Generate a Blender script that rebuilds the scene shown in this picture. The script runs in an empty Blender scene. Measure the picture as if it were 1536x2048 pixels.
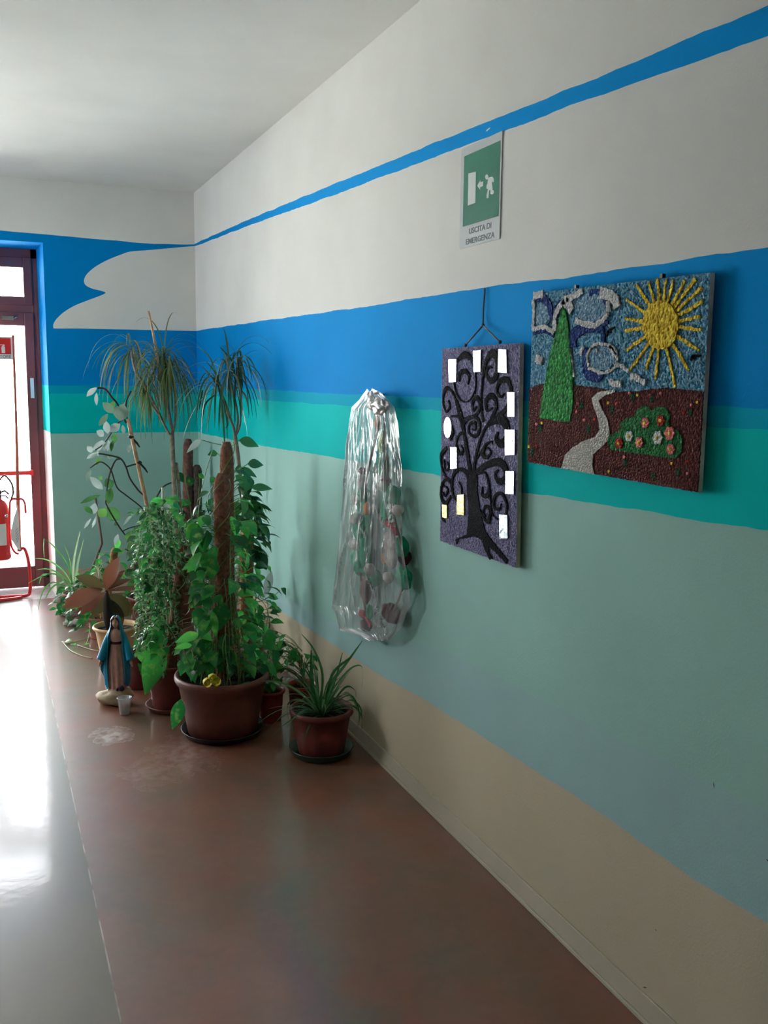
import bpy, bmesh, math, random
import numpy as np
from mathutils import Vector, Matrix, noise
from mathutils.geometry import tessellate_polygon
PI = math.pi
random.seed(11)
S = bpy.context.scene
COL = S.collection

# ------------------------------------------------------------------ camera
F_PX = 1868.017; YAW, PITCH, ROLL = 0.403951, 0.143294, 0.010843
CAM = Vector((-1.514617, -7.218985, 1.654884))
_fwd = Vector((math.sin(YAW)*math.cos(PITCH), math.cos(YAW)*math.cos(PITCH), -math.sin(PITCH)))
_r0 = Vector((math.cos(YAW), -math.sin(YAW), 0)); _u0 = _r0.cross(_fwd)
RGT = math.cos(ROLL)*_r0 + math.sin(ROLL)*_u0
UPV = -math.sin(ROLL)*_r0 + math.cos(ROLL)*_u0
cd = bpy.data.cameras.new('camera'); cam = bpy.data.objects.new('camera', cd); COL.objects.link(cam)
cd.sensor_fit = 'HORIZONTAL'; cd.sensor_width = 36; cd.lens = F_PX/1536*36; cd.clip_start = .05; cd.clip_end = 200
M = Matrix((( RGT.x, UPV.x, -_fwd.x, CAM.x), (RGT.y, UPV.y, -_fwd.y, CAM.y), (RGT.z, UPV.z, -_fwd.z, CAM.z), (0, 0, 0, 1)))
cam.matrix_world = M
S.camera = cam

# ------------------------------------------------------------------ light
w = bpy.data.worlds.new('sky'); S.world = w; w.use_nodes = True
bg = w.node_tree.nodes['Background']; bg.inputs[0].default_value = (.92, .96, 1, 1); bg.inputs[1].default_value = 17.0
S.view_settings.view_transform = 'Standard'; S.view_settings.look = 'None'
S.view_settings.gamma = 1; S.view_settings.use_curve_mapping = False
S.view_settings.exposure = 0.42
def portal(name, loc, rot, sx, sy):
    l = bpy.data.lights.new(name, 'AREA'); l.shape = 'RECTANGLE'; l.size = sx; l.size_y = sy; l.cycles.is_portal = True
    o = bpy.data.objects.new(name, l); COL.objects.link(o); o.location = loc; o.rotation_euler = rot; return o
portal('door_daylight', (-2.17, .47, 1.28), (-PI/2, 0, 0), 2.15, 2.56)        # daylight coming in through the glazed doors
portal('added_window_daylight', (-4.02, -1.45, 1.9), (0, -PI/2, 0), 1.0, 1.1)  # unseen window added in the left wall, to fill the room with light
sn = bpy.data.lights.new('sun', 'SUN'); sn.energy = 260; sn.angle = .01; sn.color = (1, .97, .92)       # high behind the building, lights the paving outside
so = bpy.data.objects.new('sun', sn); COL.objects.link(so); so.rotation_euler = (math.radians(22), 0, math.radians(12))

# ------------------------------------------------------------------ helpers
def at_y(px, py, Y):
    d = (px-768)/F_PX*RGT - (py-1024)/F_PX*UPV + _fwd
    return CAM + d*((Y-CAM.y)/d.y)
def at_x(px, py, X=0.0):
    d = (px-768)/F_PX*RGT - (py-1024)/F_PX*UPV + _fwd
    return CAM + d*((X-CAM.x)/d.x)
class MB:
    def __init__(s): s.v = []; s.f = []; s.m = []; s.r = []; s.sm = []
    def add(s, vs, fs, m=0, r=0.0, smooth=False):
        o = len(s.v); s.v += [tuple(q) for q in vs]
        for f in fs: s.f.append(tuple(o+i for i in f)); s.m.append(m); s.r.append(r); s.sm.append(smooth)
    def box(s, a, b, m=0):
        x0, y0, z0 = a; x1, y1, z1 = b
        s.add([(x0,y0,z0),(x1,y0,z0),(x1,y1,z0),(x0,y1,z0),(x0,y0,z1),(x1,y0,z1),(x1,y1,z1),(x0,y1,z1)],
              [(0,3,2,1),(4,5,6,7),(0,1,5,4),(1,2,6,5),(2,3,7,6),(3,0,4,7)], m)
    def tube(s, pts, rad, n=8, m=0, r=0.0, caps=True):
        pts = [Vector(p) for p in pts]
        if not hasattr(rad, '__len__'): rad = [rad]*len(pts)
        vs = []; a = None
        for i, p in enumerate(pts):
            d = (pts[min(i+1, len(pts)-1)]-pts[max(i-1, 0)])
            if d.length < 1e-9: d = Vector((0,0,1))
            d.normalize()
            if a is None: a = d.orthogonal().normalized()
            else:
                a = a - d*a.dot(d)
                a = a.normalized() if a.length > 1e-6 else d.orthogonal().normalized()
            b = d.cross(a)
            vs += [p+(a*math.cos(2*PI*k/n)+b*math.sin(2*PI*k/n))*rad[i] for k in range(n)]
        fs = [(i*n+k, i*n+(k+1)%n, (i+1)*n+(k+1)%n, (i+1)*n+k) for i in range(len(pts)-1) for k in range(n)]
        if caps: fs += [tuple(range(n-1, -1, -1)), tuple((len(pts)-1)*n+k for k in range(n))]
        s.add(vs, fs, m, r, True)
    def lathe(s, prof, c=(0,0,0), n=40, m=0, sx=1, sy=1, ribs=0, ramp=0):
        vs = []
        for (rr, z) in prof:
            for k in range(n):
                a = 2*PI*k/n; q = rr*(1+ramp*math.cos(ribs*a)) if ribs else rr
                vs.append((c[0]+q*math.cos(a)*sx, c[1]+q*math.sin(a)*sy, c[2]+z))
        fs = [(i*n+k, i*n+(k+1)%n, (i+1)*n+(k+1)%n, (i+1)*n+k) for i in range(len(prof)-1) for k in range(n)]
        s.add(vs, fs, m, 0, True)
    def ball(s, c, rx, ry=None, rz=None, n=12, m=0, r=0.0, rough=0, rot=None):
        ry = ry or rx; rz = rz or rx; vs = []
        for i in range(n+1):
            t = PI*i/n
            for k in range(n*2):
                a = PI*k/n; q = Vector((math.sin(t)*math.cos(a), math.sin(t)*math.sin(a), math.cos(t)))
                f = 1+rough*noise.noise(q*1.7+Vector(c)*9)
                q = Vector((q.x*rx*f, q.y*ry*f, q.z*rz*f))
                if rot: q.rotate(rot)
                vs.append(Vector(c)+q)
        N = n*2
        s.add(vs, [(i*N+k, (i+1)*N+k, (i+1)*N+(k+1)%N, i*N+(k+1)%N) for i in range(n) for k in range(N)], m, r, True)
    def build(s, name, mats, parent=None, label=None, weld=False):
        me = bpy.data.meshes.new(name); me.from_pydata(s.v, [], s.f)
        for q in (mats if isinstance(mats, (list, tuple)) else [mats]): me.materials.append(q)
        me.polygons.foreach_set('material_index', s.m); me.polygons.foreach_set('use_smooth', s.sm)
        at = me.attributes.new('rnd', 'FLOAT', 'FACE'); at.data.foreach_set('value', s.r)
        if weld:
            bm = bmesh.new(); bm.from_mesh(me); bmesh.ops.remove_doubles(bm, verts=bm.verts, dist=1e-5)
            bmesh.ops.recalc_face_normals(bm, faces=bm.faces); bm.to_mesh(me); bm.free()
        me.update()
        o = bpy.data.objects.new(name, me); COL.objects.link(o)
        if parent:
            o.parent = parent
            o.matrix_parent_inverse = Matrix.Translation(-parent.location) if parent.type == 'EMPTY' else Matrix.Identity(4)
        if label: o['label'] = label
        return o
def thing(name, label, cat, loc, group=None):
    o = bpy.data.objects.new(name, None); COL.objects.link(o); o.location = loc; o.empty_display_size = .1
    o['label'] = label; o['category'] = cat
    if group: o['group'] = group
    return o
def tag(o, label=None, cat=None, group=None, kind=None):
    if label: o['label'] = label
    if cat: o['category'] = cat
    if group: o['group'] = group
    if kind: o['kind'] = kind
    return o
def bevel(o, wd=.004, seg=2):
    b = o.modifiers.new('bevel', 'BEVEL'); b.width = wd; b.segments = seg; b.limit_method = 'ANGLE'; return o
def smoothpts(pts, n=4):
    pts = [Vector(p) for p in pts]; out = []
    for i in range(len(pts)-1):
        p0 = pts[max(i-1,0)]; p1 = pts[i]; p2 = pts[i+1]; p3 = pts[min(i+2,len(pts)-1)]
        for k in range(n):
            t = k/n; out.append(.5*((2*p1)+(-p0+p2)*t+(2*p0-5*p1+4*p2-p3)*t*t+(-p0+3*p1-3*p2+p3)*t**3))
    return out+[pts[-1]]
def interp(tab, x):
    tab = sorted(tab); return float(np.interp(x, [a for a, b in tab], [b for a, b in tab]))

# ------------------------------------------------------------------ materials
def mat(name, col, rough=.5, metal=0, spec=.5, bump=0, bscale=200, var=0, vscale=3, detail=3, col2=None, sheen=0, coat=0):
    m = bpy.data.materials.new(name); m.use_nodes = True; nt = m.node_tree; b = nt.nodes['Principled BSDF']
    b.inputs['Base Color'].default_value = (*col, 1); b.inputs['Roughness'].default_value = rough
    b.inputs['Metallic'].default_value = metal; b.inputs['Specular IOR Level'].default_value = spec
    b.inputs['Coat Weight'].default_value = coat; b.inputs['Sheen Weight'].default_value = sheen
    tc = nt.nodes.new('ShaderNodeTexCoord')
    if var or col2:
        n = nt.nodes.new('ShaderNodeTexNoise'); n.inputs['Scale'].default_value = vscale; n.inputs['Detail'].default_value = detail
        nt.links.new(tc.outputs['Object'], n.inputs['Vector'])
        mx = nt.nodes.new('ShaderNodeMix'); mx.data_type = 'RGBA'
        c2 = col2 or tuple(max(0, c*(1-var)) for c in col); c1 = col if col2 else tuple(min(1, c*(1+var)) for c in col)
        mx.inputs[6].default_value = (*c1, 1); mx.inputs[7].default_value = (*c2, 1)
        rp = nt.nodes.new('ShaderNodeMapRange'); rp.inputs[1].default_value = .35; rp.inputs[2].default_value = .65
        nt.links.new(n.outputs['Fac'], rp.inputs[0]); nt.links.new(rp.outputs[0], mx.inputs[0]); nt.links.new(mx.outputs[2], b.inputs['Base Color'])
    if bump:
        n2 = nt.nodes.new('ShaderNodeTexNoise'); n2.inputs['Scale'].default_value = bscale; n2.inputs['Detail'].default_value = 2
        nt.links.new(tc.outputs['Object'], n2.inputs['Vector'])
        bp = nt.nodes.new('ShaderNodeBump'); bp.inputs['Strength'].default_value = bump; bp.inputs['Distance'].default_value = .002
        nt.links.new(n2.outputs['Fac'], bp.inputs['Height']); nt.links.new(bp.outputs[0], b.inputs['Normal'])
    return m
def paint(name, col): return mat(name, col, rough=.8, spec=.04, bump=.25, bscale=150, var=.03, vscale=2.2)
def granules(name, c1, c2, sc=160, rough=.5, gl=0):
    """tiny glued granules: voronoi cells, each its own tint, with real bump"""
    m = bpy.data.materials.new(name); m.use_nodes = True; nt = m.node_tree; b = nt.nodes['Principled BSDF']
    tc = nt.nodes.new('ShaderNodeTexCoord'); v = nt.nodes.new('ShaderNodeTexVoronoi'); v.inputs['Scale'].default_value = sc
    nt.links.new(tc.outputs['Object'], v.inputs['Vector'])
    mx = nt.nodes.new('ShaderNodeMix'); mx.data_type = 'RGBA'; mx.inputs[6].default_value = (*c1, 1); mx.inputs[7].default_value = (*c2, 1)
    sp = nt.nodes.new('ShaderNodeSeparateColor'); nt.links.new(v.outputs['Color'], sp.inputs[0]); nt.links.new(sp.outputs[0], mx.inputs[0])
    nt.links.new(mx.outputs[2], b.inputs['Base Color'])
    bp = nt.nodes.new('ShaderNodeBump'); bp.inputs['Strength'].default_value = 1; bp.inputs['Distance'].default_value = .004; bp.invert = True
    nt.links.new(v.outputs['Distance'], bp.inputs['Height']); nt.links.new(bp.outputs[0], b.inputs['Normal'])
    b.inputs['Roughness'].default_value = rough+.25; b.inputs['Metallic'].default_value = gl; b.inputs['Specular IOR Level'].default_value = .05
    return m
def leafmat(name, ramp, vein=None, vscale=45, rough=.35, trans=.35, spec=.5):
    m = bpy.data.materials.new(name); m.use_nodes = True; nt = m.node_tree; b = nt.nodes['Principled BSDF']; trans = min(.5, trans*1.25)
    a = nt.nodes.new('ShaderNodeAttribute'); a.attribute_name = 'rnd'
    r = nt.nodes.new('ShaderNodeValToRGB'); e = r.color_ramp.elements
    e[0].position = 0; e[0].color = (*ramp[0], 1); e[1].position = 1; e[1].color = (*ramp[-1], 1)
    for i, c in enumerate(ramp[1:-1]): q = e.new((i+1)/(len(ramp)-1)); q.color = (*c, 1)
    nt.links.new(a.outputs['Fac'], r.inputs[0]); out = r.outputs[0]
    if vein:
        tc = nt.nodes.new('ShaderNodeTexCoord'); n = nt.nodes.new('ShaderNodeTexNoise'); n.inputs['Scale'].default_value = vscale
        nt.links.new(tc.outputs['Object'], n.inputs['Vector'])
        mr = nt.nodes.new('ShaderNodeMapRange'); mr.inputs[1].default_value = .55; mr.inputs[2].default_value = .68; mr.inputs[4].default_value = .3
        nt.links.new(n.outputs['Fac'], mr.inputs[0])
        mx = nt.nodes.new('ShaderNodeMix'); mx.data_type = 'RGBA'; mx.inputs[7].default_value = (*vein, 1)
        nt.links.new(mr.outputs[0], mx.inputs[0]); nt.links.new(out, mx.inputs[6]); out = mx.outputs[2]
    nt.links.new(out, b.inputs['Base Color']); b.inputs['Roughness'].default_value = rough; b.inputs['Specular IOR Level'].default_value = spec
    t = nt.nodes.new('ShaderNodeBsdfTranslucent'); ms = nt.nodes.new('ShaderNodeMixShader'); ms.inputs[0].default_value = trans
    g = nt.nodes.new('ShaderNodeHueSaturation'); g.inputs['Value'].default_value = 1.6; nt.links.new(out, g.inputs['Color']); nt.links.new(g.outputs[0], t.inputs[0])
    nt.links.new(b.outputs[0], ms.inputs[1]); nt.links.new(t.outputs[0], ms.inputs[2])
    nt.links.new(ms.outputs[0], nt.nodes['Material Output'].inputs[0])
    return m
def sheet(name, col, opac, rough, refl=.3, fm_=1.0):
    """thin clear sheet (glass pane, plastic film)"""
    m = bpy.data.materials.new(name); m.use_nodes = True; nt = m.node_tree; nt.nodes.remove(nt.nodes['Principled BSDF'])
    t = nt.nodes.new('ShaderNodeBsdfTransparent'); g = nt.nodes.new('ShaderNodeBsdfGlossy'); g.inputs['Roughness'].default_value = rough
    d = nt.nodes.new('ShaderNodeBsdfDiffuse'); d.inputs[0].default_value = (*col, 1)
    fr = nt.nodes.new('ShaderNodeFresnel'); fr.inputs[0].default_value = 1.45
    mu = nt.nodes.new('ShaderNodeMath'); mu.operation = 'MULTIPLY_ADD'; mu.inputs[1].default_value = fm_; mu.inputs[2].default_value = refl; mu.use_clamp = True
    nt.links.new(fr.outputs[0], mu.inputs[0])
    a = nt.nodes.new('ShaderNodeMixShader'); a.inputs[0].default_value = opac; nt.links.new(t.outputs[0], a.inputs[1]); nt.links.new(d.outputs[0], a.inputs[2])
    b = nt.nodes.new('ShaderNodeMixShader'); nt.links.new(mu.outputs[0], b.inputs[0]); nt.links.new(a.outputs[0], b.inputs[1]); nt.links.new(g.outputs[0], b.inputs[2])
    nt.links.new(b.outputs[0], nt.nodes['Material Output'].inputs[0])
    return m

P_WHITE = paint('white_paint', (.78, .78, .745)); P_BLUE = paint('blue_paint', (.0, .225, .58))
P_BT = paint('blue_teal_paint', (.0, .34, .50)); P_TEAL = paint('teal_paint', (.0, .50, .49))
P_PALE = paint('pale_green_paint', (.34, .575, .51)); P_PBLUE = paint('pale_blue_paint', (.35, .55, .54))
P_BEIGE = paint('beige_paint', (.57, .50, .36)); P_CEIL = paint('ceiling_paint', (.80, .80, .76))
P_SKIRT = mat('skirting_paint', (.55, .49, .37), .55, bump=.1); SCUFF = mat('scuff', (.05, .04, .035), .8)
MAROON = mat('maroon_metal', (.17, .055, .065), .38, 0, .5); DARKM = mat('dark_metal', (.02, .02, .022), .4, .6)
RED = mat('red_paint', (.62, .02, .02), .35, coat=.3); REDBAR = mat('red_bar', (.7, .03, .03), .4)
GLASS = sheet('pane_glass', (.9, .95, .95), 0.0, .0, -.03); METAL = mat('steel', (.6, .6, .6), .25, 1)
STONE = mat('threshold_stone', (.58, .56, .55), .25, var=.12, vscale=14)
TERRA = mat('terracotta_plastic', (.16, .045, .03), .45, bump=.15, bscale=60, var=.22, vscale=9)
TERRA2 = mat('dark_red_plastic', (.16, .03, .025), .42, var=.2, vscale=9)
TERRA3 = mat('red_plastic', (.30, .035, .025), .42, var=.15, vscale=9)
SOIL = mat('soil', (.018, .012, .009), .95, bump=1, bscale=90, var=.5, vscale=40)
BLACKP = mat('black_plastic', (.012, .014, .014), .35); GREENP = mat('green_plastic', (.02, .065, .045), .35)
YELP = mat('yellow_plastic', (.62, .40, .17), .45, var=.1, vscale=10); WHITEP = mat('white_plastic', (.75, .75, .75), .35)
COIR = mat('coir', (.21, .085, .055), .95, spec=.1, bump=1, bscale=260, var=.35, vscale=70)
COIR2 = mat('pale_coir', (.34, .17, .085), .95, spec=.1, bump=1, bscale=240, var=.35, vscale=60)
COIR3 = mat('grey_coir', (.13, .10, .09), .95, spec=.1, bump=1, bscale=200, var=.3, vscale=40)
COIR4 = mat('reddish_coir', (.17, .085, .075), .95, spec=.1, bump=1, bscale=200, var=.3, vscale=40)
WOOD = mat('bamboo', (.52, .30, .16), .5, bump=.3, bscale=60, var=.2, vscale=22)
BARK = mat('bark', (.28, .21, .16), .85, bump=.8, bscale=120, var=.3, vscale=40); TWIG = mat('twig', (.05, .035, .028), .7)
STEM = mat('green_stem', (.16, .26, .06), .5, var=.3, vscale=20); STEMW = mat('pale_stem', (.40, .42, .24), .5)
L_POTHOS = leafmat('pothos_leaf', [(.006,.075,.018), (.012,.14,.03), (.022,.26,.045), (.08,.42,.07)], vein=(.38,.55,.10), vscale=30)
L_DARK = leafmat('dark_leaf', [(.008,.045,.02), (.012,.075,.022), (.025,.12,.03)], rough=.28)
L_SMALL = leafmat('small_leaf', [(.01,.06,.02), (.03,.14,.04), (.06,.24,.07), (.22,.38,.2)], rough=.35)
L_DRAC = leafmat('dracaena_leaf', [(.04,.085,.03), (.07,.13,.04), (.12,.19,.06), (.30,.26,.17)], rough=.4, trans=.25)
L_DRACD = leafmat('dark_dracaena_leaf', [(.008,.05,.03), (.015,.08,.04), (.03,.10,.04), (.22,.22,.16)], rough=.3, trans=.2)
L_SILVER = leafmat('silvery_leaf', [(.05,.10,.06), (.12,.18,.14), (.28,.34,.32)], rough=.3, trans=.3)
L_RUBBER = leafmat('rubber_leaf', [(.02,.08,.02), (.05,.15,.04), (.09,.22,.05)], rough=.3, trans=.3)
L_SPIDER = leafmat('spider_leaf', [(.012,.07,.02), (.02,.11,.03), (.05,.16,.05), (.16,.26,.12)], rough=.35)
L_SPIDERW = leafmat('light_spider_leaf', [(.05,.18,.05), (.12,.30,.10), (.30,.40,.25)], rough=.35)
L_RED = leafmat('reddish_leaf', [(.05,.03,.012), (.11,.045,.028), (.22,.08,.042)], rough=.32, trans=.15)
L_OLIVE = leafmat('olive_leaf', [(.045,.04,.014), (.09,.07,.025)], rough=.35, trans=.2)

# ------------------------------------------------------------------ floor
def floor_material():
    m = bpy.data.materials.new('polished_floor'); m.use_nodes = True; nt = m.node_tree; N = nt.nodes; L = nt.links; b = N['Principled BSDF']
    geo = N.new('ShaderNodeNewGeometry'); sep = N.new('ShaderNodeSeparateXYZ'); L.new(geo.outputs['Position'], sep.inputs[0])
    def math_(op, a, bb=None, c=None, clamp=False):
        n = N.new('ShaderNodeMath'); n.operation = op; n.use_clamp = clamp
        for i, q in enumerate((a, bb, c)):
            if q is None: continue
            if isinstance(q, (int, float)): n.inputs[i].default_value = q
            else: L.new(q, n.inputs[i])
        return n.outputs[0]
    def mix(f, a, bb):
        n = N.new('ShaderNodeMix'); n.data_type = 'RGBA'
        for i, q in ((0, f), (6, a), (7, bb)):
            if isinstance(q, tuple): n.inputs[i].default_value = (*q, 1)
            elif isinstance(q, (int, float)): n.inputs[i].default_value = q
            else: L.new(q, n.inputs[i])
        return n.outputs[2]
    def nz(sc, det=4, dist=0):
        n = N.new('ShaderNodeTexNoise'); n.inputs['Scale'].default_value = sc; n.inputs['Detail'].default_value = det; n.inputs['Distortion'].default_value = dist
        L.new(geo.outputs['Position'], n.inputs['Vector']); return n.outputs['Fac']
    def rng(v, a, bb, lo=0, hi=1):
        n = N.new('ShaderNodeMapRange'); L.new(v, n.inputs[0]); n.inputs[1].default_value = a; n.inputs[2].default_value = bb; n.inputs[3].default_value = lo; n.inputs[4].default_value = hi; return n.outputs[0]
    base = mix(rng(nz(2.3, 5, .6), .35, .65), (.23, .068, .034), (.15, .088, .052))
    base = mix(rng(nz(7, 2, .3), .4, .75, 0, .4), base, (.24, .11, .07))
    base = mix(rng(nz(30, 3), .3, .7, 0, .25), base, (.13, .055, .035))
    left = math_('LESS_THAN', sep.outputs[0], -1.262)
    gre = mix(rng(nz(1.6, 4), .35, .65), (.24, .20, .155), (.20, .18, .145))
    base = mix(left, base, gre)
    jw = math_('LESS_THAN', math_('ABSOLUTE', math_('ADD', sep.outputs[0], 1.262)), .0022)
    base = mix(math_('MULTIPLY', jw, rng(nz(9, 2), .4, .6)), base, (.45, .36, .3))
    # dried water stains with their own outlines
    st = None
    for (cx, cy, rx, ry, s_, k) in ((-1.04,-2.93,.085,.10,5,.6), (-.93,-3.42,.12,.16,3,.16), (-.78,-3.27,.15,.20,7,.22)):
        dx = math_('DIVIDE', math_('SUBTRACT', sep.outputs[0], cx), rx); dy = math_('DIVIDE', math_('SUBTRACT', sep.outputs[1], cy), ry)
        d = math_('SQRT', math_('ADD', math_('MULTIPLY', dx, dx), math_('MULTIPLY', dy, dy)))
        d = math_('ADD', d, rng(nz(9+s_, 2, 1.0), .3, .7, -.35, .35))
        ring = math_('MULTIPLY', math_('MULTIPLY', rng(d, .78, 1.0), rng(d, 1.0, 1.06, 1, 0)), .55); fill = math_('MULTIPLY', rng(d, .5, 1.0, 1, 0), rng(nz(18+s_, 3), .35, .7))
        q = math_('MULTIPLY', math_('MAXIMUM', ring, math_('MULTIPLY', fill, 1.5, clamp=True)), k); st = q if st is None else math_('MAXIMUM', st, q)
    base = mix(st, base, (.62, .54, .50))
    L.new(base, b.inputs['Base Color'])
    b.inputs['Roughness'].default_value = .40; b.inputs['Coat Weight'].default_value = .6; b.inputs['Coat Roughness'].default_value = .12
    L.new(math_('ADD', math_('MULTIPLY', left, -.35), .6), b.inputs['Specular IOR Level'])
    bp = N.new('ShaderNodeBump'); bp.inputs['Strength'].default_value = .22; bp.inputs['Distance'].default_value = .0015
    L.new(nz(22, 3), bp.inputs['Height']); L.new(bp.outputs[0], b.inputs['Normal']); L.new(bp.outputs[0], b.inputs['Coat Normal'])
    return m
XL, YB, ZC = -4.0, -9.6, 3.0
DX0, DX1, DZ = -3.30, -1.078, 2.572
q = MB(); q.box((XL-.2, YB-.2, -.1), (.2, 0, 0)); tag(q.build('floor', floor_material()), kind='structure')
q = MB(); q.box((DX0-.3, 0, -.1), (DX1+.3, .62, 0)); tag(q.build('trim_1', STONE), 'pale stone threshold in the door recess', kind='structure')
q = MB(); q.box((XL-.2, YB-.2, ZC), (.2, .6, ZC+.15)); tag(q.build('ceiling', P_CEIL), kind='structure')
q = MB(); q.box((-60, .62, -.12), (60, 110, -.02)); tag(q.build('ground', mat('pale_paving', (.55, .55, .53), .7, var=.1)), 'bright pale paving outside the glazed door', kind='structure')

# ------------------------------------------------------------------ right wall with its painted bands
T_UT = [(0,2.633),(-1.59,2.582),(-2.86,2.531),(-4.31,2.470),(-4.985,2.438),(-5.65,2.417),(-9.6,2.33)]
T_UB = [(0,2.613),(-1.59,2.547),(-2.86,2.485),(-4.2,2.425),(-4.99,2.393),(-5.65,2.356),(-9.6,2.2)]
T_WB = [(0,1.99),(-2.1,1.969),(-3.27,1.953),(-4.49,1.947),(-5.11,1.935),(-5.7,1.932),(-9.6,1.9)]
T_BT = [(0,1.566),(-1.78,1.578),(-2.86,1.575),(-4.1,1.583),(-5.64,1.598),(-9.6,1.62)]
T_TT = [(0,1.512),(-1.78,1.513),(-2.86,1.522),(-4.1,1.537),(-5.6,1.551),(-9.6,1.58)]
T_TP = [(0,1.219),(-1.54,1.234),(-2.86,1.272),(-4.1,1.301),(-4.65,1.304),(-5.74,1.344),(-9.6,1.4)]
pbl = [at_x(x, y) for x, y in ((890,1302),(1020,1366),(1146,1433),(1290,1503),(1429,1569),(1536,1623))]
T_PB = [(0,.30),(-2,.40),(-3.3,.50)]+[(v.y, v.z) for v in pbl]+[(-9.6,.95)]
T_BE = [(0,.215),(-2.07,.314),(-2.9,.355),(-3.65,.387),(-4.1,.424),(-4.67,.45),(-5.15,.469),(-5.6,.472),(-5.82,.49),(-9.6,.6)]
def wav(t, y, k):
    return interp(t, y) + .0045*noise.noise(Vector((y*6, k*7.3, 0))) + .002*noise.noise(Vector((y*25, k*3.1, 4)))
wall_mats = [P_WHITE, P_BLUE, P_WHITE, P_BLUE, P_BT, P_TEAL, P_PALE, P_PBLUE, P_BEIGE, SCUFF]
q = MB(); nY = 480; cols = []
for i in range(nY+1):
    y = YB*i/nY
    zs = [ZC]+[wav(t, y, k) for k, t in enumerate((T_UT, T_UB, T_WB, T_BT, T_TT, T_TP, T_PB, T_BE))]+[0]
    if zs[2] > zs[1]-.004: zs[2] = zs[1]-.004
    cols.append((y, zs))
for i in range(nY):
    (y0, a), (y1, b) = cols[i], cols[i+1]
    for k in range(9):
        q.add([(0,y0,a[k]),(0,y1,b[k]),(0,y1,b[k+1]),(0,y0,a[k+1])], [(0,3,2,1)], k)
for (px, py, L_, ang) in ((1428,1570,.018,1.3),(835,789,.008,0),(1290,1975,.02,-.5),(1307,2015,.02,1.5),(1322,2018,.02,-.6),(1536,1721,.012,.3),(1312,1860,.006,1),(685,945,.006,0)):
    c = at_x(px, py); dv = Vector((0, math.cos(ang), math.sin(ang)))*L_/2; nv = Vector((0, -math.sin(ang), math.cos(ang)))*.0018
    q.add([c-dv+Vector((-.0006,0,0)), c+nv+Vector((-.0006,0,0)), c+dv+Vector((-.0006,0,0)), c-nv+Vector((-.0006,0,0))], [(0,1,2,3)], 9)
for (px, py, L_, ang) in ((976,259,.03,.15),(756,330,.012,.3),(682,618,.02,0)):
    c = at_x(px, py, -.0006); q.add([c+Vector((0,math.cos(t*PI/3)*L_/2,math.sin(t*PI/3)*.003+math.cos(t*PI/3)*-L_/2*ang)) for t in range(6)], [(0,1,2,3,4,5)], 0)
q.box((.002, YB, 0), (.2, .2, ZC), 0)
tag(q.build('wall_right', wall_mats), kind='structure')
# skirting
q = MB(); q.box((-.008, YB, .014), (-.0002, -.009, .076)); q.box((-.014, YB, 0), (-.0002, -.015, .014))
tag(bevel(q.build('baseboard_right', P_SKIRT), .002), kind='structure')

# ------------------------------------------------------------------ far wall (deep recess round the door)
q = MB(); XD = -1.1
def zfar(x): return [ZC, interp([(-4,2.70),(-1.354,2.636),(-1.0,2.628),(-.7,2.62),(-.3,2.612),(0,2.628)], x)+.004*noise.noise(Vector((x*6,0,0))), 1.570+.002*noise.noise(Vector((x*8,3,0))), 1.512, 1.222+.004*noise.noise(Vector((x*5,9,0))), .21+.003*noise.noise(Vector((x*5,5,0))), 0]
fm = [P_WHITE, P_BLUE, P_BT, P_TEAL, P_PALE, P_BEIGE]
xs = [XL+(DX0-XL)*i/10 for i in range(11)]+[DX0+(DX1-DX0)*i/40 for i in range(1, 41)]+[DX1+(0-DX1)*i/40 for i in range(1, 41)]
for i in range(len(xs)-1):
    x0, x1 = xs[i], xs[i+1]; a, b = zfar(x0), zfar(x1); over = DX0-1e-6 <= x0 and x1 <= DX1+1e-6
    for k in range(6):
        if over:
            if k == 0: q.add([(x0,0,a[0]),(x1,0,b[0]),(x1,0,b[1]),(x0,0,a[1])], [(0,3,2,1)], 0)
            if k == 1: q.add([(x0,0,a[1]),(x1,0,b[1]),(x1,0,DZ),(x0,0,DZ)], [(0,3,2,1)], 1)
        else: q.add([(x0,0,a[k]),(x1,0,b[k]),(x1,0,b[k+1]),(x0,0,a[k+1])], [(0,3,2,1)], k)
# reveals: blue above, then teal, then white-ish pale lower down, as painted
zr = [DZ, 1.57, 1.50, 1.23, 0]; rm = [1, 3, 3, 0]
for k in range(4):
    q.add([(DX1,0,zr[k]),(XD,.42,zr[k]),(XD,.42,zr[k+1]),(DX1,0,zr[k+1])], [(0,1,2,3)], rm[k])
    q.add([(DX0,0,zr[k]),(DX0,.42,zr[k]),(DX0,.42,zr[k+1]),(DX0,0,zr[k+1])], [(3,2,1,0)], rm[k])
q.add([(DX0,0,DZ),(DX1,0,DZ),(XD,.42,DZ),(DX0,.42,DZ)], [(3,2,1,0)], 1)
q.box((DX1+.001, .001, 0), (.2, .6, ZC), 0); q.box((XD, .42, 0), (DX1+.001, .6, ZC), 0)
q.box((XL-.2, .001, 0), (DX0-.001, .6, ZC), 0); q.box((DX0-.001, .001, DZ+.001), (DX1+.001, .6, ZC), 0)
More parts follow.
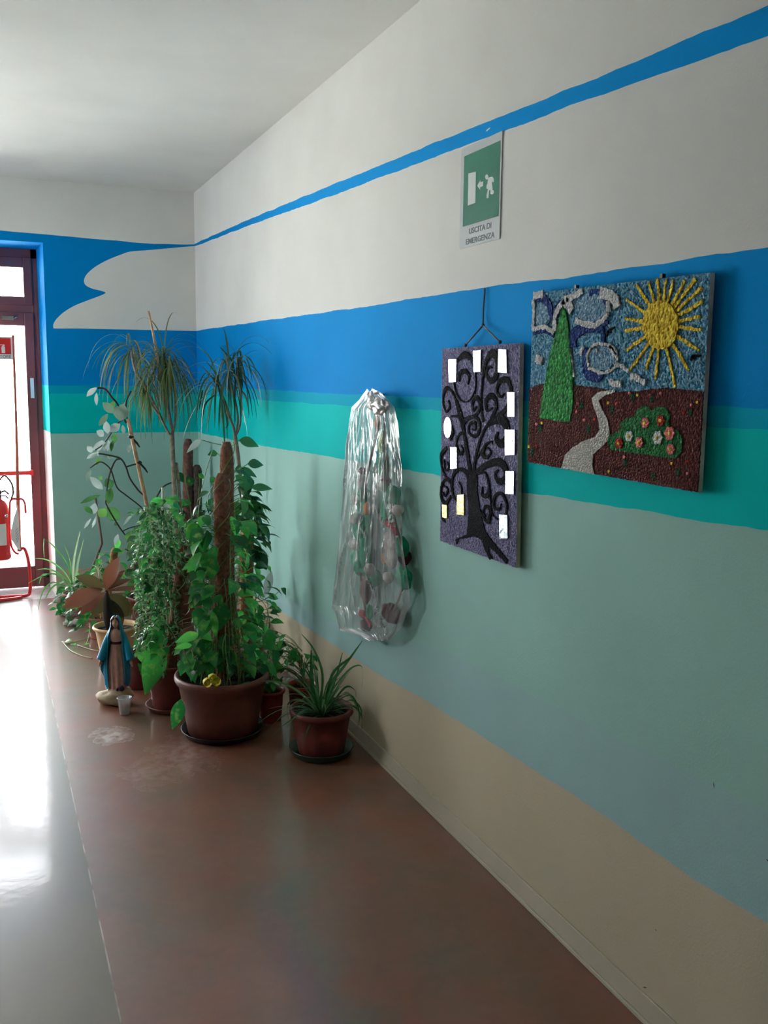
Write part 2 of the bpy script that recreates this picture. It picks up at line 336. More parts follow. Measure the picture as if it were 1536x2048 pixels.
# the white cloud shape painted on the blue
cl = [(400,491.5),(390,492),(355,495),(300,500),(262,503),(245,508),(215,520),(190,534),(174,548),(168,560),(171,570),(184,577),(200,581),(211,585),(204,590),(180,599),(150,611),(128,624),(113,638),(107,648),(107,655),(112,657),(160,657),(230,658.5),(300,660),(390,662),(400,662)]
def at_far(px, py): return at_y(px, py, -.0006)
pts = smoothpts([Vector((min(at_far(x, y).x, -.0005), -.0006, at_far(x, y).z)) for x, y in cl], 4)
tri = tessellate_polygon([[Vector((p.x, p.z, 0)) for p in pts]])
q.add(pts, [tuple(t) for t in tri], 0)
tag(q.build('wall_far', fm), kind='structure')
q = MB(); q.box((DX1+.002, -.008, 0), (-.0145, -.0002, .07)); tag(q.build('baseboard_far', P_SKIRT), kind='structure')
# the rest of the room shell, behind and left of the view
q = MB(); WY0, WY1, WZ0, WZ1 = -2.0, -.9, 1.4, 2.4
q.box((XL-.2, WY1, 0), (XL, 0, ZC)); q.box((XL-.2, YB, 0), (XL, WY0, ZC)); q.box((XL-.2, WY0, 0), (XL, WY1, WZ0)); q.box((XL-.2, WY0, WZ1), (XL, WY1, ZC))
P_DIM = paint('dimmed_wall_paint', (.20, .24, .22))  # unseen walls painted dark to hold down their bounce light
tag(q.build('wall_left', P_DIM), kind='structure')
q = MB(); q.box((XL-.2, YB-.2, 0), (.2, YB, ZC)); tag(q.build('wall_back', P_DIM), kind='structure')
wn = MB()  # unseen side window, added for extra daylight on the right wall
for a, b in (((WY0),(WY0+.06)), ((WY1-.06), WY1), ((WY0+WY1)/2-.03, (WY0+WY1)/2+.03)): wn.box((XL-.12, a, WZ0), (XL-.06, b, WZ1))
wn.box((XL-.12, WY0, WZ0), (XL-.06, WY1, WZ0+.06)); wn.box((XL-.12, WY0, WZ1-.06), (XL-.06, WY1, WZ1))
wo = tag(wn.build('added_window_1', MAROON), kind='structure')
g = MB(); g.box((XL-.095, WY0+.06, WZ0+.06), (XL-.09, WY1-.06, WZ1-.06)); g.build('added_window_pane', GLASS, wo)

# ------------------------------------------------------------------ glazed door with its frame
Y0, Y1 = .42, .48
q = MB()
for x0, x1 in ((-1.148, XD), (-2.50, -2.44), (DX0, DX0+.05)): q.box((x0, Y0, 0), (x1, Y1, DZ))
q.box((DX0, Y0, 2.50), (XD, Y1, DZ)); q.box((DX0, Y0+.001, 2.10), (XD, Y1-.001, 2.17))
door = tag(bevel(q.build('door_1', MAROON), .004), 'maroon metal framed glazed exit door in the recess', kind='structure')
def sash(x0, x1, z0, z1, rl, rt, rb, name):
    q = MB(); ya, yb = Y0-.012, Y1-.012
    q.box((x0, ya, z0), (x0+rl, yb, z1)); q.box((x1-rl, ya, z0), (x1, yb, z1))
    q.box((x0+rl, ya, z1-rt), (x1-rl, yb, z1)); q.box((x0+rl, ya, z0), (x1-rl, yb, z0+rb))
    o = bevel(q.build(name, MAROON, door), .005)
    g = MB(); g.box((x0+rl, Y0+.012, z0+rb), (x1-rl, Y0+.018, z1-rt)); g.build('glass_pane', GLASS, o)
    return o
sash(-1.532, -1.140, .006, 2.108, .066, .10, .165, 'door_leaf')
sash(-2.448, -1.533, .006, 2.108, .06, .10, .165, 'door_leaf')
sash(DX0+.042, -2.492, .006, 2.108, .05, .06, .165, 'side_panel')
sash(-1.783, -1.140, 2.162, 2.508, .06, .075, .06, 'transom_window'); sash(-2.448, -1.784, 2.162, 2.508, .05, .07, .05, 'transom_window')
sash(DX0+.042, -2.492, 2.162, 2.508, .05, .07, .05, 'transom_window')
q = MB(); q.tube([(-2.38,.36,.905), (-1.205,.36,.905)], .017, 12); q.box((-1.215,.345,.885), (-1.19,.41,.925)); q.box((-2.40,.345,.885), (-2.37,.41,.925))
q.build('push_bar', REDBAR, door, 'red horizontal push bar')
q = MB(); q.box((-1.182, .402, 1.47), (-1.157, .4075, 1.62)); q.build('sticker', mat('pale_blue_sticker', (.55,.72,.85), .5), door, 'small pale blue sticker')
q = MB(); q.box((-1.36,.375,2.045), (-1.28,.41,2.075)); q.tube([(-1.28,.385,2.06), (-1.25,.385,2.072)], .005, 8); q.build('door_closer', METAL, door)
q = MB(); q.box((-1.125,.40,.075), (-1.103,.419,.10)); q.build('hinge', DARKM, door)

# ------------------------------------------------------------------ fire extinguisher and its stand, in the door recess
SY = .13
def Q(px, py, Y=SY): return at_y(px, py, Y)
st = thing('extinguisher_stand', 'slim red tubular stand with round-shouldered pole beside the glazed door', 'stand', (-1.32, SY, 0))
q = MB(); q.tube([Q(26,670), Q(31,800), Q(34,900), Q(36,1000), Q(39,1103)], [.009,.009,.011,.014,.016], 10); q.build('pole', mat('faded_red', (.45,.09,.05), .4), st)
q = MB()
q.tube(smoothpts([Q(38,1100), (-1.285,SY,.36), (-1.262,SY-.02,.27), (-1.255,SY-.04,.14), (-1.262,SY-.05,.045), (-1.285,SY-.05,.016), (-1.40,SY-.03,.013), (-1.62,SY-.03,.013), (-1.70,SY-.07,.013), (-1.62,SY-.125,.013), (-1.42,SY-.125,.013), (-1.32,SY-.09,.013)], 5), .0125, 10)
q.build('foot', RED, st)
q = MB(); q.tube(smoothpts([(-1.31,SY-.01,.735), (-1.285,SY-.015,.735), (-1.268,SY-.015,.70), (-1.266,SY-.015,.63)], 5), .0085, 8)
q.tube(smoothpts([(-1.31,SY-.01,.735), (-1.36,SY-.015,.735), (-1.375,SY-.016,.66), (-1.377,SY-.016,.42), (-1.355,SY-.015,.345), (-1.325,SY-.01,.325)], 5), .0085, 8)
q.build('hook', RED, st)
# sign panel
c = Q(10, 697); sx, sz = .095, .105
q = MB(); q.box((c.x-sx*1.55, SY-.012, c.z-sz*.75), (c.x+sx*.52, SY-.008, c.z+sz*.80)); sp = q.build('sign_panel', WHITEP, st, 'white panel with a red extinguisher pictogram')
q = MB(); q.box((c.x-sx*1.42, SY-.0132, c.z-sz*.38), (c.x+sx*.42, SY-.0121, c.z+sz*.70)); q.build('red_field', RED, sp)
q = MB(); xx = c.x-.012
q.box((xx-.012, SY-.0142, c.z-.033), (xx+.012, SY-.0133, c.z+.012)); q.box((xx-.008, SY-.0142, c.z+.012), (xx+.008, SY-.0133, c.z+.019)); q.box((xx-.003, SY-.0142, c.z+.019), (xx+.010, SY-.0133, c.z+.028))
q.tube(smoothpts([(xx-.004,SY-.0138,c.z+.026), (xx-.026,SY-.0138,c.z+.02), (xx-.028,SY-.0138,c.z-.02)], 4), .0025, 6); q.build('pictogram', WHITEP, sp)
def text(s, size, mtx, m, name, parent, label=None, ext=.0004, bold=0.0):
    cu = bpy.data.curves.new(name, 'FONT'); cu.body = s; cu.size = size; cu.align_x = 'CENTER'; cu.extrude = ext; cu.offset = bold
    t = bpy.data.objects.new(name, cu); COL.objects.link(t); bpy.context.view_layer.update()
    me = bpy.data.meshes.new_from_object(t.evaluated_get(bpy.context.evaluated_depsgraph_get())); bpy.data.objects.remove(t)
    me.name = name; me.transform(mtx); me.materials.clear(); me.materials.append(m)
    o = bpy.data.objects.new(name, me); COL.objects.link(o)
    if parent:
        o.parent = parent
        if parent.type == 'EMPTY': o.matrix_parent_inverse = Matrix.Translation(-parent.location)
    if label: o['label'] = label
    return o
mt = Matrix.Translation((c.x-.04, SY-.0128, c.z-.069)) @ Matrix.Rotation(PI/2, 4, 'X')
text('ESTINTORE', .031, mt, mat('dark_ink', (.03,.03,.035), .5), 'lettering', sp)
ex = thing('fire_extinguisher', 'red fire extinguisher hung on its stand by the door', 'fire extinguisher', (-1.445, .16, .28))
q = MB(); q.lathe([(0,0),(.055,0),(.068,.012),(.070,.03),(.066,.05),(.0655,.36),(.062,.40),(.045,.435),(.02,.45),(.018,.47),(0,.47)], (-1.445,.16,.285), 32); q.build('cylinder', RED, ex)
q = MB(); q.box((-1.46,.14,.755), (-1.43,.18,.79)); q.tube([(-1.44,.16,.785),(-1.40,.13,.80),(-1.375,.11,.775)], .007, 8); q.tube([(-1.44,.16,.76),(-1.40,.13,.765),(-1.38,.115,.745)], .006, 8); q.build('handle', DARKM, ex)
q = MB(); q.tube(smoothpts([(-1.43,.15,.775), (-1.44,.12,.86), (-1.40,.10,.915), (-1.355,.09,.86), (-1.345,.09,.79), (-1.362,.085,.745)], 6), .007, 8); q.build('hose', mat('dark_hose', (.05,.03,.03), .5), ex)
q = MB()
for i in range(9):
    a0 = -2.1+i*.13; a1 = a0+.13
    q.add([(-1.445+.0675*math.cos(a0), .16+.0675*math.sin(a0), .40), (-1.445+.0675*math.cos(a1), .16+.0675*math.sin(a1), .40), (-1.445+.0675*math.cos(a1), .16+.0675*math.sin(a1), .56), (-1.445+.0675*math.cos(a0), .16+.0675*math.sin(a0), .56)], [(0,1,2,3)])
q.build('label_band', WHITEP, ex)
q = MB(); q.tube([(-1.40,.095,.62),(-1.40,.085,.62)], .012, 16); q.build('pressure_gauge', METAL, ex)
a = [(-1.317,.085,.70), (-1.352,.088,.60), (-1.375,.09,.50), (-1.372,.09,.44), (-1.335,.088,.37), (-1.314,.085,.36)]
q = MB(); q.add(a+[(x, y-.003, z) for x, y, z in a], [(0,1,2,3,4,5), (11,10,9,8,7,6)]+[(i, (i+1)%6, 6+(i+1)%6, 6+i) for i in range(6)])
for k in range(5): q.tube([(-1.345+.002*k, .083, .50-.02*k), (-1.322, .083, .53-.02*k)], .0012, 4, m=1)
tag(q.build('inspection_card', [WHITEP, DARKM]), 'white inspection card hanging from the extinguisher stand pole', 'card')

# ------------------------------------------------------------------ EMERGENCY EXIT sign on the right wall
def flat(mb, pts, x, th, m=0, jit=0, mode='x'):
    """prism on the right-wall plane: list of (y, z), front face at x, th thick"""
    P2 = [Vector((p[0], p[1], 0)) for p in pts]
    if jit:
        out = []
        for i in range(len(P2)):
            a, b = P2[i], P2[(i+1)%len(P2)]; n = max(1, int((b-a).length/jit/1.3)); d = (b-a).normalized() if (b-a).length > 0 else Vector((1,0,0))
            for k in range(n): out.append(a.lerp(b, k/n)+Vector((-d.y, d.x, 0))*random.uniform(-jit, jit)*.35)
        P2 = out
    area = sum(P2[i].x*P2[(i+1)%len(P2)].y-P2[(i+1)%len(P2)].x*P2[i].y for i in range(len(P2)))
    if area < 0: P2.reverse()
    n = len(P2); tri = tessellate_polygon([P2])
    vs = [(x, p.x, p.y) for p in P2]+[(x+th, p.x, p.y) for p in P2]
    mb.add(vs, [tuple(t) for t in tri]+[(i, n+i, n+(i+1)%n, (i+1)%n) for i in range(n)], m)
def yz(px, py, X): v = at_x(px, py, X); return (v.y, v.z)
def sgn(pts, X=-.004): return [yz(900+x/8.192, 260+y/8.192, X) for x, y in pts]
sg = thing('exit_sign', 'green and white emergency exit sign with running figure, high on the wall', 'sign', (0, -4.45, 2.09))
q = MB(); sy0, sy1, szb, szt = -4.581, -4.310, 2.088, 2.412
q.box((-.004, sy0, szb), (0, sy1, szt)); bevel(q.build('sign_board', mat('sign_white', (.58,.62,.63), .6, spec=.15), sg), .001)
gy0, gy1, gz0, gz1 = sgn([(830,178)])[0][0], sgn([(236,435)])[0][0], sgn([(215,1585)])[0][1], sgn([(236,435)])[0][1]
q = MB(); q.box((-.0046, gy0, gz0), (-.0041, gy1, gz1)); q.build('green_field', mat('sign_green', (.006,.13,.085), .6, spec=.15), sg)
SW = mat('sign_mark', (.66,.72,.70), .4)
q = MB(); flat(q, sgn([(302,712),(425,682),(415,1192),(292,1238)], -.005), -.0053, .0008); q.build('door_mark', SW, sg)
q = MB(); flat(q, sgn([(447,915),(497,822),(500,855),(545,840),(540,920),(498,935),(495,985)], -.005), -.0053, .0008); q.build('arrow', SW, sg)
q = MB(); flat(q, sgn([(602+26*math.cos(t*PI/8), 770+42*math.sin(t*PI/8)) for t in range(16)], -.005), -.0053, .0008)
flat(q, sgn([(625,790),(650,772),(692,764),(716,795),(720,845),(702,862),(686,835),(688,880),(697,940),(697,985),(718,985),(720,1035),(690,1057),(664,1048),(662,985),(655,975),(640,1000),(630,1115),(600,1120),(600,1060),(622,972),(598,958),(600,905),(615,880)], -.005), -.0053, .0008)
q.build('running_figure', SW, sg)
INK = mat('sign_ink', (.03,.05,.06), .5)
def wallM(y, z, X): return Matrix(((0,0,-1,X),(-1,0,0,y),(0,1,0,z),(0,0,0,1)))
text('USCITA DI', .025, wallM(sgn([(490,1690)])[0][0], sgn([(490,1650)])[0][1]-.001, -.0045) @ Matrix.Diagonal((1.3,1,1,1)), INK, 'lettering', sg, bold=.0004)
text('EMERGENZA', .025, wallM(sgn([(490,1690)])[0][0], sgn([(490,1815)])[0][1]-.001, -.0045) @ Matrix.Diagonal((1.35,1,1,1)), INK, 'lettering', sg, bold=.0004)

# ------------------------------------------------------------------ mosaic boards
def stroke(mb, pts, wd, x, th, m=0, jit=.0, n=5):
    """raised band along a 2-D path on the board face; pts (y, z), wd widths"""
    P = smoothpts([Vector((p[0], p[1], 0)) for p in pts], n)
    W_ = [float(np.interp(i/(len(P)-1), [k/(len(wd)-1) for k in range(len(wd))], wd)) for i in range(len(P))] if hasattr(wd, '__len__') else [wd]*len(P)
    lf, rt = [], []
    for i, p in enumerate(P):
        d = P[min(i+1, len(P)-1)]-P[max(i-1, 0)]; d = d.normalized() if d.length > 1e-9 else Vector((1,0,0)); nn = Vector((-d.y, d.x, 0))
        lf.append(p+nn*(W_[i]/2+random.uniform(-jit, jit))); rt.append(p-nn*(W_[i]/2+random.uniform(-jit, jit)))
    k = len(P); vs = [(x, p.x, p.y) for p in lf]+[(x, p.x, p.y) for p in rt]+[(x+th, p.x, p.y) for p in lf]+[(x+th, p.x, p.y) for p in rt]
    fs = []
    for i in range(k-1): fs += [(i, i+1, k+i+1, k+i), (i, 2*k+i, 2*k+i+1, i+1), (k+i, k+i+1, 3*k+i+1, 3*k+i)]
    fs += [(0, k, 3*k, 2*k), (k-1, 3*k-1, 4*k-1, 2*k-1)]
    mb.add(vs, fs, m)
def grain_board(name, quad, X, xb, m, parent, sub=110):
    """board with a front covered in granules (real relief); quad (y,z) TL TR BR BL"""
    q = MB(); TL, TR, BR, BL = [Vector((a, b, 0)) for a, b in quad]; n = sub; vs = []
    for j in range(n+1):
        for i in range(n+1):
            p = TL.lerp(TR, i/n).lerp(BL.lerp(BR, i/n), j/n); e = i in (0, n) or j in (0, n)
            vs.append((X+(0 if e else random.uniform(-.0016, .0012)), p.x+random.uniform(-.0012, .0012), p.y+random.uniform(-.0012, .0012)))
    q.add(vs, [(j*(n+1)+i, (j+1)*(n+1)+i, (j+1)*(n+1)+i+1, j*(n+1)+i+1) for j in range(n) for i in range(n)], 0)
    sd = [TL, TR, BR, BL]
    for k in range(4):
        a, b = sd[k], sd[(k+1)%4]; q.add([(X,a.x,a.y),(X,b.x,b.y),(xb,b.x,b.y),(xb,a.x,a.y)], [(0,3,2,1)], 1)
    q.add([(xb,p.x,p.y) for p in sd], [(0,1,2,3)], 1)
    return q.build(name, m, parent)
# --- board 1: swirling tree
B1X = -.026
def b1(pts): return [yz(860+x/3.47, 560+y/3.47, B1X) for x, y in pts]
bd1 = thing('mosaic_board', 'tall purple-grey mosaic board of a black swirling tree with mirror tiles', 'wall art', (0, -4.47, 1.06), 'granule mosaic boards')
EDGE = mat('board_edge', (.60,.50,.36), .7, var=.2, vscale=20)
quad = b1([(85,478),(625,438),(597,1998),(70,1810)])
tl, tr, br, bl = quad; yl = (tl[0]+bl[0])/2; yr = (tr[0]+br[0])/2; zt = (tl[1]+tr[1])/2; zb = (bl[1]+br[1])/2
quad = [(tl[0], tl[1]), (tr[0], tr[1]), (br[0], br[1]), (bl[0], bl[1])]
grain_board('board', quad, B1X, -.012, [granules('purple_granules', (.13,.12,.24), (.27,.26,.38), 190, .55), EDGE], bd1)
BLK = granules('black_granules', (.004,.004,.006), (.02,.02,.026), 230, .6)
q = MB(); x1 = B1X-.0035
flat(q, b1([(258,1330),(330,1325),(333,1450),(350,1600),(385,1740),(440,1815),(545,1945),(532,1965),(455,1885),(410,1845),(415,1880),(438,1930),(420,1942),(392,1885),(360,1800),(305,1775),(250,1790),(200,1800),(190,1835),(182,1800),(262,1765),(272,1600),(262,1450)]), x1, .003, jit=.004)
ST = [
 ([(285,1340),(262,1200),(243,1080),(225,980),(192,860),(165,790),(130,750),(103,775),(95,850),(115,912),(142,880),(132,835)], [30,26,26,36,14,12,22,12,10,12,8]),
 ([(305,1340),(325,1210),(362,1085),(400,1010),(470,965),(530,1000),(540,1085),(498,1138),(462,1100),(478,1058)], [26,15,13,16,42,44,38,34,22,8]),
 ([(315,1345),(395,1285),(480,1262),(528,1310),(528,1375),(485,1398),(455,1352),(478,1318)], [24,26,34,38,34,26,14,6]),
 ([(318,790),(322,660),(298,560),(245,520),(190,562)], [6,8,22,32,14]),
 ([(205,705),(212,650),(248,632),(276,668),(268,725)], [14,22,22,16,6]),
 ([(172,690),(178,760),(200,810),(240,848),(285,828),(318,760)], [12,10,7,5,5,4]),
 ([(375,985),(362,870),(366,720),(392,570),(436,508),(472,560),(466,660),(430,700),(398,655),(412,602),(438,610)], [14,10,12,22,34,32,30,24,14,10,6]),
 ([(420,985),(500,930),(556,850),(568,765),(540,695),(490,705),(468,765),(495,812),(520,790)], [22,22,20,20,26,22,14,10,5]),
 ([(240,985),(285,950),(338,965),(350,1030),(320,1085),(275,1058),(280,1000),(318,990),(318,1040),(294,1035)], [24,15,15,15,14,12,14,12,8,5]),
 ([(245,965),(320,940),(352,880),(332,815),(298,850),(305,905),(326,880)], [16,15,14,22,14,10,6]),
 ([(425,965),(462,895),(458,830),(425,802),(392,845),(402,905),(436,890)], [14,15,22,24,20,14,6]),
 ([(330,1240),(385,1150),(430,1118),(440,1140)], [6,9,8,4]),
 ([(392,1140),(368,1205),(398,1232),(425,1195),(405,1160)], [14,22,18,10,5]),
 ([(262,1160),(235,1065),(202,1080),(188,1140),(210,1205),(236,1182),(220,1150)], [9,13,12,12,18,10,5]),
 ([(238,1010),(205,950),(150,944)], [18,14,8]), ([(158,1010),(165,1060),(145,1108)], [5,14,16]),
 ([(272,1350),(222,1312),(172,1342),(158,1420),(165,1495),(195,1530)], [22,18,16,14,16,10]), ([(205,1398),(222,1440),(226,1490)], [5,9,5]),
 ([(158,1392),(112,1362),(86,1290),(84,1210),(122,1165)], [8,9,12,20,18]), ([(102,1245),(112,1318),(138,1302),(126,1262)], [5,12,10,5]),
 ([(155,1470),(148,1410),(110,1385),(82,1440),(84,1515),(112,1548),(150,1500)], [10,10,12,13,16,20,10]), ([(100,1425),(128,1450),(112,1498),(92,1470)], [7,11,9,4]),
 ([(332,1345),(385,1335),(415,1420),(402,1495),(366,1488),(372,1435)], [10,8,15,22,14,5]),
 ([(415,1420),(428,1540),(440,1625),(480,1662)], [7,6,5,4]),
 ([(528,1640),(538,1560),(502,1480),(456,1502),(450,1572),(485,1592),(502,1552)], [10,12,13,14,15,13,5]),
 ([(350,1590),(385,1660),(412,1672),(424,1600),(396,1568),(374,1610),(392,1642)], [8,12,22,16,13,10,5]),
 ([(95,1580),(92,1650),(112,1680)], [12,12,8]),
]
for k, (pts, wd) in enumerate(ST): stroke(q, b1(pts), [a*.00078 for a in wd], x1-.00005*(k+1), .003, jit=.0012, n=5)
q.build('tree_relief', BLK, bd1, 'black tree with curling branches')
MIR = mat('mirror_tile', (.88,.9,.93), .10, 1, bump=.25, bscale=18); MIRG = mat('gold_mirror_tile', (.34,.27,.08), .3, 1, bump=1, bscale=90); MIRC = mat('dimmed_crinkled_tile', (.13,.15,.18), .28, 1, bump=.8, bscale=45)  # crinkled tiles also darkened, imitating dimmer reflections on the right-hand side
for k, (a, b, c_, d) in enumerate([(140,555,190,705),(310,490,360,640),(482,480,542,642),(545,775,597,945),(530,1040,597,1215),(532,1330,593,1485),(490,1630,548,1797),(105,950,157,1097),(152,1157,193,1307),(195,1490,243,1627),(94,1560,126,1650)]):
    q = MB(); e = random.uniform
    if k == 7: pp = [((a+c_)/2+(c_-a)/2*math.cos(t*PI/6), (b+d)/2+(d-b)/2*math.sin(t*PI/6)) for t in range(12)]
    else: pp = [(a+e(-3,3), b+e(-5,5)), (c_+e(-3,3), b+e(-5,5)), (c_+e(-3,3), d+e(-5,5)), (a+e(-3,3), d+e(-5,5))]
    flat(q, b1(pp), B1X-.0055, .005); q.build('mirror_tile', MIRG if k > 8 else (MIRC if k in (1,2,4,5,6) else MIR), bd1, 'gold foil tile' if k > 8 else None)
q = MB(); n0 = Vector((-.006, *yz(970,577,-.006))); kn = Vector((-.012, *yz(966,651,-.012)))
q.tube([n0, n0.lerp(kn,.5)+Vector((0,.004,0)), kn], .0028, 6); h1 = Vector((-.022, *yz(931,690,-.022))); h2 = Vector((-.022, *yz(1000,684,-.022)))
q.tube([kn, kn.lerp(h1,.5), h1], .0028, 6); q.tube([kn, kn.lerp(h2,.5), h2], .0028, 6); q.ball(kn, .006, n=6); q.ball(h1, .006, n=6); q.ball(h2, .006, n=6)
q.build('hanging_cord', mat('grey_cord', (.14,.14,.15), .9, bump=1, bscale=300), bd1)
# --- board 2: landscape with sun
B2X = -.024
def b2(pts): return [yz(1030+x/3.657, 520+y/3.657, B2X) for x, y in pts]
bd2 = thing('mosaic_board', 'wide mosaic board of a yellow sun, cypress and winding white path', 'wall art', (0, -5.15, 1.40), 'granule mosaic boards')
grain_board('board', b2([(135,243),(1432,92),(1340,1702),(92,1480)]), B2X, -.012, [granules('sky_granules', (.02,.15,.27), (.19,.36,.47), 150, .55), mat('board_edge_light', (.65,.52,.42), .7, var=.2, vscale=20)], bd2, 130)
x2 = B2X-.003
BRN = granules('earth_granules', (.035,.006,.006), (.10,.025,.022), 160, .55); PTH = granules('path_granules', (.42,.41,.37), (.62,.6,.55), 180, .6)
GRN = granules('cypress_granules', (.004,.09,.015), (.02,.26,.05), 110, .45); BSH = granules('bush_granules', (.008,.08,.02), (.02,.17,.05), 170, .5)
SUN = granules('sun_granules', (.50,.30,.01), (.80,.62,.06), 130, .5); WHT = granules('white_granules', (.45,.45,.46), (.68,.67,.66), 170, .6)
NVY = granules('navy_granules', (.005,.012,.09), (.015,.05,.20), 150, .5); LBL = granules('light_blue_granules', (.06,.18,.30), (.26,.38,.47), 150, .5)
PNK = granules('pink_granules', (.55,.10,.12), (.75,.25,.22), 200, .5); DRD = granules('red_granules', (.28,.01,.012), (.42,.04,.03), 200, .5); DKG = granules('stalk_granules', (.004,.03,.015), (.01,.07,.03), 200, .5)
q = MB(); flat(q, b2([(112,940),(200,905),(300,905),(440,915),(600,935),(760,962),(870,962),(1100,935),(1250,950),(1384,962),(1342,1698),(94,1476)]), x2, .003, jit=.004); q.build('earth', BRN, bd2)
x3 = x2-.0022
q = MB(); flat(q, b2([(740,948),(620,965),(572,1010),(580,1060),(605,1120),(622,1180),(630,1240),(600,1290),(500,1330),(430,1370),(375,1430),(350,1522),(470,1545),(588,1566),(575,1500),(582,1420),(640,1370),(690,1320),(703,1260),(692,1180),(652,1100),(622,1030),(660,995),(742,965)]), x3, .004, jit=.003); q.build('path', PTH, bd2)
q = MB(); flat(q, b2([(360,335),(335,430),(300,560),(262,700),(237,850),(218,950),(203,1060),(190,1152),(280,1172),(410,1185),(434,1050),(430,850),(415,650),(400,500),(385,400)]), x3, .005, jit=.005); q.build('cypress', GRN, bd2)
q = MB(); flat(q, b2([(1075+130*math.cos(t*PI/16), 475+178*math.sin(t*PI/16)) for t in range(32)]), x3, .005, jit=.004)
for (x, y) in ((895,185),(980,165),(1042,135),(1112,140),(1165,145),(1245,150),(1325,140),(1370,205),(1378,300),(1362,415),(1370,510),(1350,665),(1275,810),(1175,930),(1030,870),(960,800),(840,810),(820,660),(808,520),(808,430),(820,290)):
    dx, dy = (x-1075)/130, (y-475)/178; l = math.hypot(dx, dy); ax, ay = 1075+130*dx/l, 475+178*dy/l
    stroke(q, b2([(ax, ay), ((ax+x)/2+random.uniform(-5,5), (ay+y)/2+random.uniform(-5,5)), (x, y)]), [.009,.008,.010 if y < 320 and x > 1200 else .006], x2, .003, jit=.0018, n=8)
q.build('sun', SUN, bd2, 'yellow sun disc with rays')
q = MB()
for c0, rx, ry in (((207,400),62,90), ((560,350),112,105), ((640,720),95,92)): flat(q, b2([(c0[0]+rx*math.cos(t*PI/10)*(1+.1*math.sin(t*1.9)), c0[1]+ry*math.sin(t*PI/10)) for t in range(20)]), x2, .003, jit=.005)
for k, (pts, wd) in enumerate([([(143,262),(215,250)],20), ([(142,290),(146,400),(140,500),(180,495),(240,495),(292,535)],12), ([(300,520),(298,420),(330,350),(372,300)],16), ([(360,290),(400,330),(425,375)],24), ([(385,285),(440,265),(500,228)],16),
    ([(450,440),(510,465),(590,475),(650,440),(690,385)],14), ([(630,240),(690,255),(740,290),(755,350)],26), ([(690,300),(690,380)],14), ([(550,790),(535,700),(580,625),(650,615),(720,640),(755,720),(725,800),(640,825),(575,800),(545,790)],7),
    ([(700,630),(745,700)],12), ([(750,770),(790,775),(838,820)],9), ([(855,850),(905,865),(960,905)],13), ([(700,885),(735,905),(785,905)],14), ([(160,715),(205,745)],22), ([(480,690),(510,640)],12), ([(410,635),(425,720),(440,855)],3), ([(600,650),(615,670)],6)]):
    stroke(q, b2(pts), wd*.0011, x3, .004, m=1, jit=.0025, n=7)
for pts, wd in [([(160,305),(205,275),(255,330),(272,430)],[8,26,26,14]), ([(140,535),(210,512),(292,552)],[12,20,12]), ([(552,245),(610,232),(655,290),(678,345)],[16,14,10,10]), ([(425,640),(435,550),(500,505),(600,492),(645,520),(652,605)],[40,42,34,26,20,12]),
    ([(532,640),(518,750),(540,835),(600,855),(648,825)],[18,26,30,34,20]), ([(290,350),(340,300)],[4,9]), ([(650,480),(690,450)],[10,6])]:
    stroke(q, b2(pts), [a*.0009 for a in wd], x2-.001, .004, m=2, jit=.002, n=7)
q.build('clouds', [LBL, WHT, NVY], bd2, 'white and navy outlined clouds')
q = MB(); stroke(q, b2([(675,560),(690,520),(735,490)]), [.003,.008,.003], x2, .003); stroke(q, b2([(680,525),(710,530)]), .005, x2, .003); q.build('bird', BLK, bd2, 'small black bird')
q = MB(); stroke(q, b2([(1288,735),(1310,705),(1362,700)]), [.003,.009,.003], x2, .003); stroke(q, b2([(1300,700),(1320,725)]), .005, x2, .003); q.build('bird', BLK, bd2, 'small black bird')
q = MB(); flat(q, b2([(688,1330),(700,1280),(740,1262),(780,1250),(782,1190),(830,1155),(880,1150),(900,1100),(940,1068),(985,1075),(1012,1105),(1050,1072),(1110,1080),(1142,1130),(1138,1200),(1140,1235),(1200,1240),(1235,1310),(1232,1400),(1190,1452),(1100,1445),(950,1420),(800,1400),(710,1385)]), x3, .005, jit=.004); q.build('flower_bush', BSH, bd2)
for (x, y, kk) in ((968,1190,0),(1082,1175,2),(850,1290,1),(1060,1300,1),(1147,1268,0),(777,1340,2),(925,1335,0),(1155,1385,0)):
    q = MB(); r_ = 34 if (x, y) in ((1060,1300),(1147,1268)) else 27
    flat(q, b2([(x+r_*math.cos(t*PI/8)*(1+.16*math.cos(t*PI/8*6)), y+r_*1.42*math.sin(t*PI/8)*(1+.16*math.cos(t*PI/8*6))) for t in range(16)]), x3-.003, .005, m=0, jit=0)
    flat(q, b2([(x+9*math.cos(t*PI/4), y+13*math.sin(t*PI/4)) for t in range(8)]), x3-.0045, .003, m=1)
    q.build('flower', [(PNK, WHT, DRD)[kk], SUN], bd2, ('pink flower', 'white flower', 'dark red flower')[kk])
for i, (x, y) in enumerate([(845,975),(905,988),(1000,988),(1075,975),(690,1045),(750,1050),(165,1200),(205,1192),(590,1165),(515,1170),(1340,1040),(1245,1115),(1300,1060),(110,1365),(165,1362),(805,1440),(1155,1490),(1270,1472),(1270,1560),(695,1545),(470,1050),(460,1110)]):
    q = MB(); flat(q, b2([(x+9*math.cos(t*PI/3), y+12*math.sin(t*PI/3)) for t in range(6)]), x2-.002, .002); q.build('small_flower', (PNK, SUN, DRD)[i%3], bd2)
